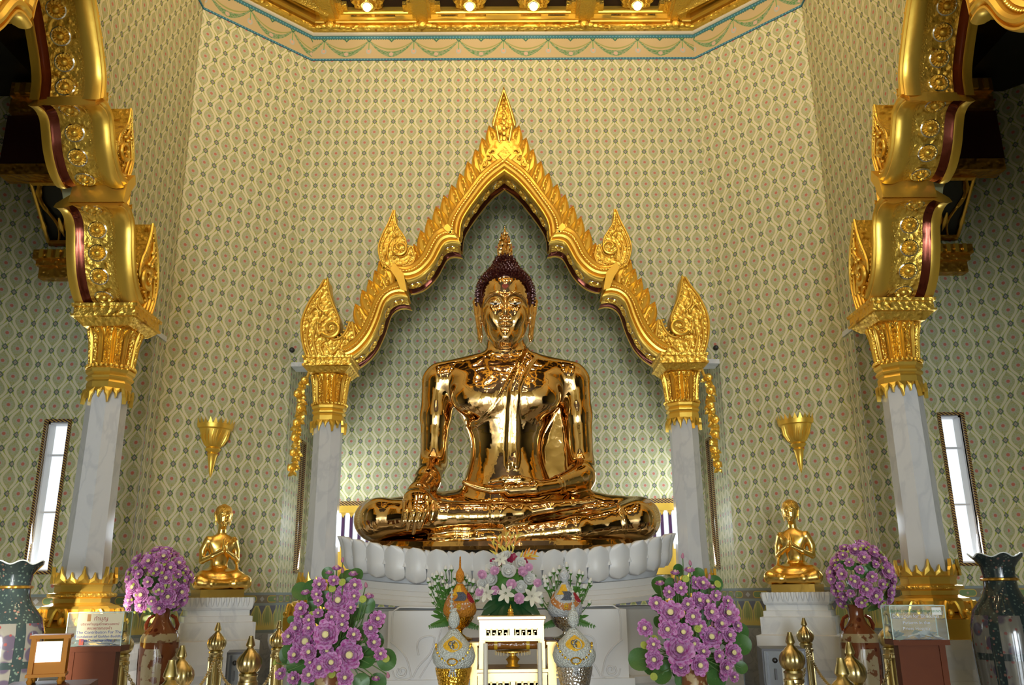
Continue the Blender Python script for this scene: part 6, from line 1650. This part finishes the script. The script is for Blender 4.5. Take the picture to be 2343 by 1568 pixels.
for a, b, nm in ((1077,1093,'left'),(1252,1271,'right')):
    t = thing('gilded_side_stand', 'narrow gilded fluted stand beside the altar table, on its %s' % nm, 'stand', (xof((a+b)/2,YT+.12), YT+.12, 0), 0, 'narrow gilded side stands')
    hw = (xof(b,YT)-xof(a,YT))/2; zt = zof(1471,YT+.12)
    build('post', MB().box(-hw,-.05,0,hw,.10,zt-.01), GPAL, t, smooth=False)
    build('cap', MB().box(-hw-.008,-.06,zt-.012,hw+.008,.11,zt+.006), GPAL, t, smooth=False)
    rb = MB()
    for k in range(5): q = -hw+2*hw*(k+.5)/5; rb.box(q-.003,-.056,.0,q+.003,-.05,zt-.02)
    build('reeding', rb, GPAL, t, smooth=False)
    s_ = -1 if nm == 'left' else 1; fb = MB(); zb = zof(1538,YT)
    for q in ((0,0,.03,.008),(.022,-.04,.03,.008),(.0,-.045,.03,-.037),(.0,-.02,.016,-.012)): fb.box(*sorted((s_*(hw+q[0]),s_*(hw+q[2])))[:1], -.03, zb+q[1], sorted((s_*(hw+q[0]),s_*(hw+q[2])))[1], -.01, zb+q[3])
    build('fret_bracket', fb, GPAL, t, smooth=False)
SY = 6.25
sh = thing('offering_shelf', 'dark maroon shelf behind the altar table carrying the flower bouquets', 'shelf', (0, SY, 0))
zs = zof(1462, SY)
build('board', MB().box(xof(1070,SY),-.16,zs-.035,xof(1277,SY),.20,zs), mat('maroon_shelf', (.10,.03,.05), .4), sh, smooth=False)
for px in (1085, 1262): build('leg', MB().box(xof(px,SY)-.015,.10,0,xof(px,SY)+.015,.14,zs-.035), MRBW, sh, smooth=False)
# wrapped bundle on a gilded footed tray
ty = YT+.10; xb = xof(1173, ty); zb = zof(1530, YT)
tr_ = thing('footed_tray', 'gilded footed tray carrying the brown wrapped bundle', 'tray', (xb, ty, zb+.002))
hT = zof(1490, ty)-zb
tr_b = MB().lathe([(.045,0),(.048,.006),(.030,.02),(.036,.035),(.046,.045),(.034,.055),(.020,.068),(.020,.074),(.034,.085),(.030,.09),(.06,hT-.014),(.11,hT-.006),(.11,hT),(.01,hT-.001)], 24); build('tray', tr_b, G_SM, tr_)
fr = MB()
for k in range(30): a = 2*PI*k/30; fr.box(.112*math.cos(a)-.002,.112*math.sin(a)-.002,hT-.024,.112*math.cos(a)+.002,.112*math.sin(a)+.002,hT)
build('fringe', fr, mat('cream_fringe', (.70,.52,.22), .6), tr_, kind='stuff')
BRWN = mat('amber_wrapping', (0.34,0.12,0.02), .18); _nn = noise(24, 3, objco()); bump(BRWN, _nn.outputs[0], .012, .9)
bn = thing('wrapped_bundle', 'amber brown wrapped bundle tied with yellow ribbons on the footed tray', 'bundle', (xb, ty, zof(1487, ty)))
L2 = (xof(1256,ty)-xof(1094,ty))/2; rb_ = (zof(1463,ty)-zof(1487,ty))/2
build('wrapping', MB().tube([(x*L2, 0, rb_) for x in (-1,-.97,-.9,-.6,-.2,.2,.6,.9,.97,1)], [rb_*k for k in (.35,.7,.95,1.0,.96,1.0,.97,.96,.7,.35)], 16), BRWN, bn)
YR_ = mat('yellow_ribbon', (.80,.48,.03), .3)
for x in (-.108, .098):
    o = build('ribbon', MB().tube([(x-.010,0,rb_),(x+.010,0,rb_)], rb_*1.06, 16, caps=False), YR_, bn)
    bw = MB()
    for q in (-1, 1):
        bw.tube([(x,-.02,rb_*2.0),(x+q*.02,-.03,rb_*2.0+.02),(x+q*.045,-.03,rb_*2+.012),(x+q*.03,-.03,rb_*2.0-.003),(x,-.022,rb_*2.0)], [.004,.007,.007,.006,.004], 5)
    build('bow', bw, YR_, o)
CREAM = mat('cream_candle_wax', (.80,.76,.66), .4)
for px, nm in ((1111,'left'),(1236,'right')):
    yy = YT-.22; c = at(px, 1560, yy)
    t = thing('candle', 'tall cream candle standing in front of the altar table, %s one' % nm, 'candle', (c.x, yy, 0), 0, 'tall cream candles')
    zt = zof(1472, yy); build('wax', MB().lathe([(.015,.62),(.0155,.9),(.014,zt-.004),(.012,zt)], 14), CREAM, t); build('wick', MB().lathe([(.0015,zt),(.001,zt+.012)], 5), BLACK, t)
    build('holder', MB().lathe([(.07,0),(.07,.02),(.02,.05),(.015,.3),(.02,.5),(.035,.58),(.035,.62),(.02,.63)], 16), BRASS, t)
fg = thing('small_gold_figurine', 'tiny gold seated figurine on top of the altar table', 'figurine', (xof(1169,YT+.05), YT+.05, zof(1411,YT)+.001))
fq = MB(); fq.lathe([(.020,0),(.022,.006),(.018,.012)], 12); fq.ball((0,0,.020), .018, 10, 6, sc=(1.15,.8,.5)); fq.ball((0,0,.036), .011, 10, 6, sc=(1,.8,1.3)); fq.ball((0,-.002,.054), .0062, 10, 8, sc=(1,1,1.15)); fq.lathe([(.004,.059),(.003,.064),(.0005,.072)], 8)
for q in (-1,1): fq.tube([(q*.011,0,.043),(q*.014,-.004,.032),(q*.004,-.012,.026)], .003, 5)
build('body', fq, G_SM, fg)

# ------------------------------------------------------------ phum offerings
def fuzz(name, col, sc=90, d=.008, rough=.7):
    m = mat(name, col, rough); v = voro(sc, 'F1', objco()); bump(m, v.outputs['Distance'], d, 1.0); return m
OR_F = fuzz('orange_flower_cover', (.72,.27,.02)); WH_F = fuzz('white_flower_cover', (.74,.78,.74), 110, .010); SV_F = fuzz('silver_white_cover', (.66,.68,.70)); AM_F = fuzz('amber_foil', (.85,.50,.04), 60, .006, .3)
SLB = fuzz('slate_blue_patch', (.10,.12,.17)); CRM_ = fuzz('crimson_patch', (.42,.01,.03)); SILV = mat('chased_silver', (.72,.72,.72), .22, 1.0); _v = voro(70, 'F1', objco()); bump(SILV, _v.outputs['Distance'], .006, .9)
GCUP = mat('chased_gold_cup', (.95,.58,.07), .22, 1.0); _v = voro(70, 'F1', objco()); bump(GCUP, _v.outputs['Distance'], .006, .9)
def sash_mat():
    m = mat('lattice_sash', (.8,.76,.74), .6); v = voro(60, 'F1', objco()); setc(m, cmix(estep(E(v.outputs['Distance']), .30, .06), (.55,.22,.06), (.82,.78,.76))); bump(m, v.outputs['Distance'], .006, .8); return m
SASH = sash_mat()
def on_lathe(prof, fn, n=24, m=14, off=.004):
    """patch lying on a lathe profile; fn(u,v)->(angle, z)"""
    zs = [p[1] for p in prof]; rs_ = [p[0] for p in prof]; rows = []
    for i in range(m+1):
        row = []
        for j in range(n+1):
            a, z = fn(j/n, i/m); r = float(np.interp(z, zs, rs_))+off; row.append((r*math.cos(a), r*math.sin(a), z))
        rows.append(row)
    return MB().grid(rows)
def phum(label, px, pys, Y, body_m, cup_m, style, spire_m):
    """pys = spire top, bulb mid, body top, widest, body bottom, cup bottom in photo rows; widths follow"""
    st, bm_, bt, wd, bb, cb, rw = pys
    k = Y/1950*1.02; z = lambda y: zof(y, Y); c = at(px, wd, Y); R = rw*k
    base = zs if style == 'sash' else 0
    t = thing('cone_offering', label, 'offering', (c.x, Y, base), 0, 'cone shaped flower offerings')
    zz = lambda y: z(y)-base
    prof = [(R*.72,zz(bb)),(R*.93,zz(bb)+(zz(wd)-zz(bb))*.45),(R,zz(wd)),(R*.90,zz(wd)+(zz(bt)-zz(wd))*.30),(R*.66,zz(wd)+(zz(bt)-zz(wd))*.55),(R*.40,zz(wd)+(zz(bt)-zz(wd))*.78),(R*.20,zz(bt)),(R*.16,zz(bt)+.004)]
    bo = build('flower_cone', MB().lathe(prof, 32), body_m, t)
    rb = R*.27; zb = zz(bm_)
    build('bulb', MB().lathe([(rb*.35,zb-rb*1.5),(rb*.9,zb-rb*.9),(rb,zb-.1*rb),(rb*.8,zb+rb*.8),(rb*.35,zb+rb*1.5),(rb*.2,zb+rb*1.8)], 16), body_m, t)
    if style == 'sash':
        sp = MB()
        for i in range(11): zq = zb+rb*1.7+(zz(st)-zb-rb*1.7)*i/11; sp.ball((0,0,zq), R*.075*(1-.03*i), 8, 6, sc=(1,1,.9))
        build('beaded_spire', sp, spire_m, t)
    W = zz(bt)-zz(bb); zb0 = zz(bb)
    if style == 'sash':
        F = -PI/2
        build('lattice_sash', on_lathe(prof, lambda u,v: (F+(u-.5)*2.9, zb0+W*(.30+.42*(abs(u-.5)*2)**1.6+(v-.5)*.20)), off=.006), SASH, bo)
        build('amber_patch', on_lathe(prof, lambda u,v: (F-.25+(u-.5)*(1.1-.3*v), zb0+W*(.66+.30*v)), off=.005), AM_F, bo)
        build('slate_patch', on_lathe(prof, lambda u,v: (F+.25*math.sin(3*v)+(u-.5)*.75, zb0+W*(.50+.26*v)), off=.007), SLB, bo)
        build('crimson_patch', on_lathe(prof, lambda u,v: (F+.95+(u-.5)*.6*math.sin(PI*(.2+.7*v)), zb0+W*(.44+.30*v)), off=.007), CRM_, bo)
        md = MB(); zc = zb0+W*.33; rr = float(np.interp(zc, [p[1] for p in prof], [p[0] for p in prof]))
        for k2 in range(20): a = 2*PI*k2/20; md.ball((.013*math.cos(a), -rr-.012, zc+.017*math.sin(a)), .004, 6, 4)
        md.ball((0,-rr-.008,zc), .011, 8, 6); build('medallion', md, AM_F, bo, kind='stuff')
    else:
        F = -PI/2; zc = zb0+W*.66; rr = float(np.interp(zc, [p[1] for p in prof], [p[0] for p in prof]))
        build('amber_oval', on_lathe(prof, lambda u,v: (F+(u-.5)*1.15*math.sin(PI*(.03+.94*v)), zb0+W*(.44+.40*v)), off=.006), AM_F, bo)
        def onp(a, zq, o=.010): r_ = float(np.interp(zq, [p[1] for p in prof], [p[0] for p in prof]))+o; return (r_*math.cos(a), r_*math.sin(a), zq)
        cp = MB()
        cp.tube([onp(F+.12+.20*math.cos(q), zb0+W*(.62+.11*math.sin(q)), .014) for q in [2*PI*i/16 for i in range(16)]], .0035, 5, closed=True)
        build('white_cipher_ring', cp, WH_F, bo)
        cg = MB()
        for dx, dz, r_ in ((-.12,.66,.10),(-.02,.58,.08),(.04,.70,.06)): cg.tube([onp(F+dx+r_*1.1*math.cos(q), zb0+W*(dz+r_*.5*math.sin(q)), .014) for q in [2*PI*i/12 for i in range(12)]], .003, 5, closed=True)
        build('grey_cipher_loop', cg, SLB, bo, kind='stuff')
        gl = MB()
        for s in (-1, 1):
            for i in range(9): u = i/8; gl.ball(onp(F+s*(1.25-1.05*u), zb0+W*(.62-.40*u+.04*math.sin(u*6)), .010), .0055 if i % 2 else .008, 6, 5)
        build('garland', gl, GCUP, bo, kind='stuff')
        zm = zb0+W*.20; mr = MB().tube([onp(F+.20*math.cos(q), zm+.018*math.sin(q), .014) for q in [2*PI*i/20 for i in range(20)]], .0045, 6, closed=True); build('medallion_ring', mr, GCUP, bo)
        pb = MB()
        for s in (-1,0,1):
            for i in range(5): pb.ball(onp(F+s*(.05+.03*i), zm-.03-.012*i, .016), .006, 6, 5)
        build('bead_tassel', pb, SV_F, bo, kind='stuff')
    # footed chased cup
    rc = R*.80; hc = zb0-zz(cb)
    build('chased_cup', MB().lathe([(rc*.35,zb0-hc*1.25),(rc*.62,zb0-hc*1.0),(rc*.84,zb0-hc*.55),(rc*1.0,zb0-hc*.1),(rc*1.03,zb0+.004),(rc*.8,zb0+.006)], 28, lobes=20, amp=.05), cup_m, t)
    z5 = zb0-hc*1.25
    build('foot', MB().lathe([(rc*.95,0),(rc*.95,.01),(rc*.5,min(.05,z5*.3)),(rc*.22,z5*.55),(rc*.20,z5*.8),(rc*.35,z5)], 24), cup_m, t)
phum('orange flower cone with lattice sash on a gold cup, left of the central bouquet', 1052, (1272,1317,1336,1396,1412,1432,36), 6.12, OR_F, GCUP, 'sash', OR_F)
phum('silver flower cone with lattice sash on a silver cup, right of the central bouquet', 1293, (1276,1318,1336,1396,1414,1436,38), 6.12, SV_F, SILV, 'sash', SV_F)
phum('white flower cone on a gold cup standing left of the altar table', 1038, (1385,1416,1440,1500,1528,1596,46), 5.45, WH_F, GCUP, 'cipher', WH_F)
phum('white flower cone on a silver cup standing right of the altar table', 1314, (1385,1416,1440,1500,1528,1596,46), 5.45, WH_F, SILV, 'cipher', WH_F)
# strings of small white tiers above the front cones
for px, nm in ((1033,'left'),(1311,'right')):
    Yq = 5.47; c = at(px, 1398, Yq)
    t = thing('jasmine_spire', 'small tiered white jasmine spire above the %s white flower cone' % nm, 'garland', (c.x, Yq, c.z-.006), 0, 'tiered jasmine spires')
    mb = MB(); n = 5; H = zof(1345,Yq)-c.z
    for i in range(n): z_ = H*i/n; mb.lathe([(.004,z_),(.013,z_+.002),(.011,z_+.010),(.005,z_+.016),(.0035,z_+H/n)], 8)
    mb.ball((0,0,H), .006, 6, 5); build('tiers', mb, WH_F, t)

# ------------------------------------------------------------ bouquets
ROSEW = mat('white_rose', (.82,.80,.74), .5); ROSEP = mat('pink_carnation', (.78,.42,.62), .5); CRIM = mat('crimson_orchid', (.30,.01,.06), .5); FERN = mat('fern_green', (.08,.22,.03), .45); DLEAF = mat('dark_glossy_leaf', (.015,.07,.02), .25); HELO = mat('heliconia_orange', (.80,.28,.04), .35); HELY = mat('heliconia_yellow', (.80,.62,.10), .4); LILY = mat('cream_lily', (.84,.80,.66), .45)
def rose_mesh(nm, m, seed, ruffle=0):
    r = random.Random(seed); mb = MB()
    for n, rr, h, w, tl in ((6,.95,.75,.55,.95),(5,.72,.9,.46,.8),(5,.45,.98,.34,.62),(3,.2,1.0,.22,.4)):
        for k in range(n+ruffle): petal_cup(mb, 2*PI*k/(n+ruffle)+r.uniform(-.2,.2), rr, h*r.uniform(.92,1.05), w*(.7 if ruffle else 1), tl, curl=.3+.4*ruffle/4)
    mb.ball((0,0,.35), .42, 10, 7)
    return mb.mesh(nm, m)
RW = rose_mesh('rose', ROSEW, 1); RP = rose_mesh('carnation', ROSEP, 2, 4)
def bud_mesh():
    mb = MB(); mb.lathe([(.15,-.6),(.45,-.3),(.55,.1),(.42,.6),(.2,.9),(.05,1.0)], 9); return mb.mesh('rose_bud', ROSEW)
RBM = bud_mesh()
def calyx(): 
    mb = MB(); mb.lathe([(.05,-1.1),(.2,-.75),(.5,-.35),(.60,-.1),(.3,-.2)], 7); return mb.mesh('calyx', FERN)
CLX = calyx()
def lily_mesh():
    mb = MB()
    for k in range(6):
        a = PI/3*k; rows = []
        for i in range(6):
            t = i/5; d = .12+.95*t**.9; z = .55*math.sin(t*PI*.55)-.35*max(0,t-.6)**1.2; w = .26*math.sin(PI*min(.97,.15+.8*t))
            rows.append([(d*math.cos(a)-s*w*math.sin(a), d*math.sin(a)+s*w*math.cos(a), z+abs(s)*.06) for s in (-1,0,1)])
        mb.grid(rows)
    for k in range(5): a = k*1.26; mb.tube([(0,0,0),(.12*math.cos(a),.12*math.sin(a),.4),(.2*math.cos(a),.2*math.sin(a),.6)], .02, 4)
    return mb.mesh('lily', LILY)
LLM = lily_mesh()
def blade(mb, p0, d, L, w, droop=.3, n=6):
    p0 = Vector(p0); d = Vector(d).normalized(); s = d.cross(Vector((0,-1,.2)))
    if s.length < .1: s = Vector((1,0,0))
    s.normalize(); rows = []
    for i in range(n+1):
        t = i/n; p = p0+d*L*t+Vector((0,0,-droop*L*t*t)); ww = w*math.sin(PI*min(.985,.08+t*.9))**.8; rows.append([tuple(p-s*ww), tuple(p+Vector((0,-ww*.25,0))), tuple(p+s*ww)])
    mb.grid(rows)
# central bouquet
cY = SY-.02; cc = at(1168, 1330, cY); kpx = cY/1950*1.0
cb = thing('central_bouquet', 'bouquet of white roses, lilies and pink carnations in the middle of the shelf', 'flowers', (cc.x, cY, zs))
vz = zof(1386, cY)-zs
build('maroon_vase', MB().lathe([(.075,0),(.078,.012),(.05,.03),(.045,.05),(.06,.07),(.085,vz*.7),(.10,vz),(.09,vz-.004)], 20), mat('maroon_glaze', (.10,.015,.02), .2), cb)
for q in (-1,1): build('handle', MB().tube([(q*.08,0,vz*.9),(q*.10,-.02,vz*.7),(q*.07,-.02,vz*.4),(q*.06,0,.05)], .007, 6), bpy.data.materials['maroon_glaze'], cb)
R_ = random.Random(21); org = world_loc(cb)
def P2(px, py, dy): return at(px, py, cY+dy)
for px, py, r_ in ((1130,1302,16),(1163,1312,17),(1129,1330,15),(1190,1294,16),(1190,1346,15),(1160,1275,11),(1208,1328,15),(1105,1338,12)): put(RW, 'white_rose', cb, P2(px,py,-.10), (R_.uniform(-.3,.3)+(px-1168)/140,-1,.35+(1330-py)/160), r_*kpx*1.05, R_.uniform(0,6))
for px, py, r_ in ((1133,1308,10),(1194,1310,11),(1102,1317,10),(1134,1353,10),(1170,1339,11),(1186,1372,12),(1098,1357,9),(1231,1336,9),(1210,1300,9)): put(RP, 'pink_carnation', cb, P2(px,py,-.14), (R_.uniform(-.3,.3),-1,.3), r_*kpx*1.1, R_.uniform(0,6))
for px, py, r_ in ((1157,1358,18),(1113,1357,17),(1217,1364,19),(1145,1280,13)): put(LLM, 'lily', cb, P2(px,py,-.13), (R_.uniform(-.3,.3),-1,-.05), r_*kpx*1.1, R_.uniform(0,6))
for px, py in ((1128,1287),(1166,1281),(1200,1287),(1140,1290),(1175,1276)):
    mb = MB()
    for k in range(5): petal_cup(mb, 2*PI*k/5+R_.uniform(-.2,.2), .026, .012, .012, 1.0)
    o = build('crimson_orchid', mb, CRIM, cb); o.location = P2(px,py,-.1)-org; o.rotation_euler = (PI/2.4, 0, R_.uniform(-.5,.5))
for k, (a, L) in enumerate(((-2.6,.17),(-2.2,.19),(-1.9,.16),(-1.6,.14),(-1.3,.16),(-.95,.19),(-.55,.17),(-.2,.12),(-2.95,.13),(2.4,.11),(.6,.10))):
    mb = MB(); blade(mb, (math.cos(a)*.07,-.10+.02*(k%2),vz+.03), (math.cos(a),-.35,math.sin(a)*.7), L, .030, .25); build('dark_leaf', mb, DLEAF, cb)
fl = MB()
for k in range(26): a = R_.uniform(-.3, PI+.3); fl.tube([(0,0,vz),(math.cos(a)*.10,-.05,vz+.10+math.sin(a)*.05),(math.cos(a)*.19,-.08,vz+.16+math.sin(a)*.12)], [.004,.006,.002], 4)
for k in range(34): a = R_.uniform(0, PI); blade(fl, (math.cos(a)*.10,-.06,vz+.12+.05*math.sin(a)), (math.cos(a),-.5,math.sin(a)+.2), R_.uniform(.05,.10), .010, .1, 4)
fl.ball((0,.0,vz+.13), .12, 12, 8, sc=(1.3,.7,1))
build('foliage', fl, FERN, cb, kind='stuff')
for px0, py0, L, tilt in ((1158,1275,66,.0),(1150,1262,36,-.35),(1172,1265,50,.30),(1143,1280,52,-.42),(1165,1262,40,.1),(1185,1286,34,.9),(1196,1284,34,1.1)):
    p = P2(px0, py0, -.03)-org; hb = MB(); LL = L*kpx; d = Vector((math.sin(tilt),0,math.cos(tilt))); hb.tube([p, p+d*LL], [.006,.003], 5)
    st_ = build('heliconia_stem', hb, HELY, cb)
    for i in range(5):
        q = p+d*LL*(.15+.17*i); s = 1 if i % 2 else -1; ang = tilt+s*.55; e = Vector((math.sin(ang),-.1*(i%2),math.cos(ang))); ll = .075*(1-.10*i); bb = MB(); bb.tube([q, q+e*ll*.5+Vector((0,0,.002)), q+e*ll], [.006,.009,.0012], 5); build('bract', bb, HELO if i % 3 else HELY, st_)
# white rosebud bouquets left and right
def bud_bouquet(label, px, s_, seed):
    r = random.Random(seed); Yb = SY+.08; c = at(px, 1400, Yb); t = thing('rosebud_bouquet', label, 'flowers', (c.x, Yb, zs), 0, 'white rosebud bouquets')
    vh = .10; build('cone_vase', MB().lathe([(.05,0),(.05,.008),(.02,.02),(.03,.05),(.045,vh),(.04,vh)], 16), SILV, t)
    stems = MB(); o = world_loc(t)
    for i in range(46):
        qx = r.uniform(-58, 58); top = 1292+abs(qx)*.55+r.uniform(0,60); p = at(px+qx, top, Yb-.05+r.uniform(-.05,.05)); q = p-o
        b = put(RBM, 'rose_bud', t, p, ((q.x)*1.2, -.15, 1), .026*r.uniform(.8,1.15), 0, CLX, 'calyx')
        stems.tube(resample([Vector((0,0,vh)), (q+Vector((0,0,vh)))*.5+Vector((q.x*.1,0,-.01)), q], 7), .0026, 4)
    build('stems', stems, FERN, t, kind='stuff')
    lf = MB()
    for i in range(60): a = r.uniform(-.5, PI+.5); q = Vector((math.cos(a)*.10*r.random(), -.02, vh+.02+.20*r.random())); blade(lf, q, (math.cos(a),-.5,.6), r.uniform(.05,.10), .012, .2, 3)
    build('foliage', lf, FERN, t, kind='stuff')
    for i in range(16):
        a = r.uniform(-.4, PI+.4); mb = MB(); d = Vector((math.cos(a), -.4, .15-.5*abs(math.cos(a)))); p0 = Vector((math.cos(a)*.03,-.04,vh+.03)); L = r.uniform(.10,.19)
        for k in range(9):
            u = k/9; pp = p0+d*L*u; 
            for q in (-1,1): blade(mb, pp, d*.6+Vector((-d.z*q,0,d.x*q))*.8, .045*(1-u*.7), .006, .2, 3)
        mb.tube([p0, p0+d*L], .002, 4); build('fern_frond', mb, FERN, t)
bud_bouquet('white rosebud bouquet with ferns at the left end of the shelf', 1037, -1, 31)
bud_bouquet('white rosebud bouquet with ferns at the right end of the shelf', 1296, 1, 32)
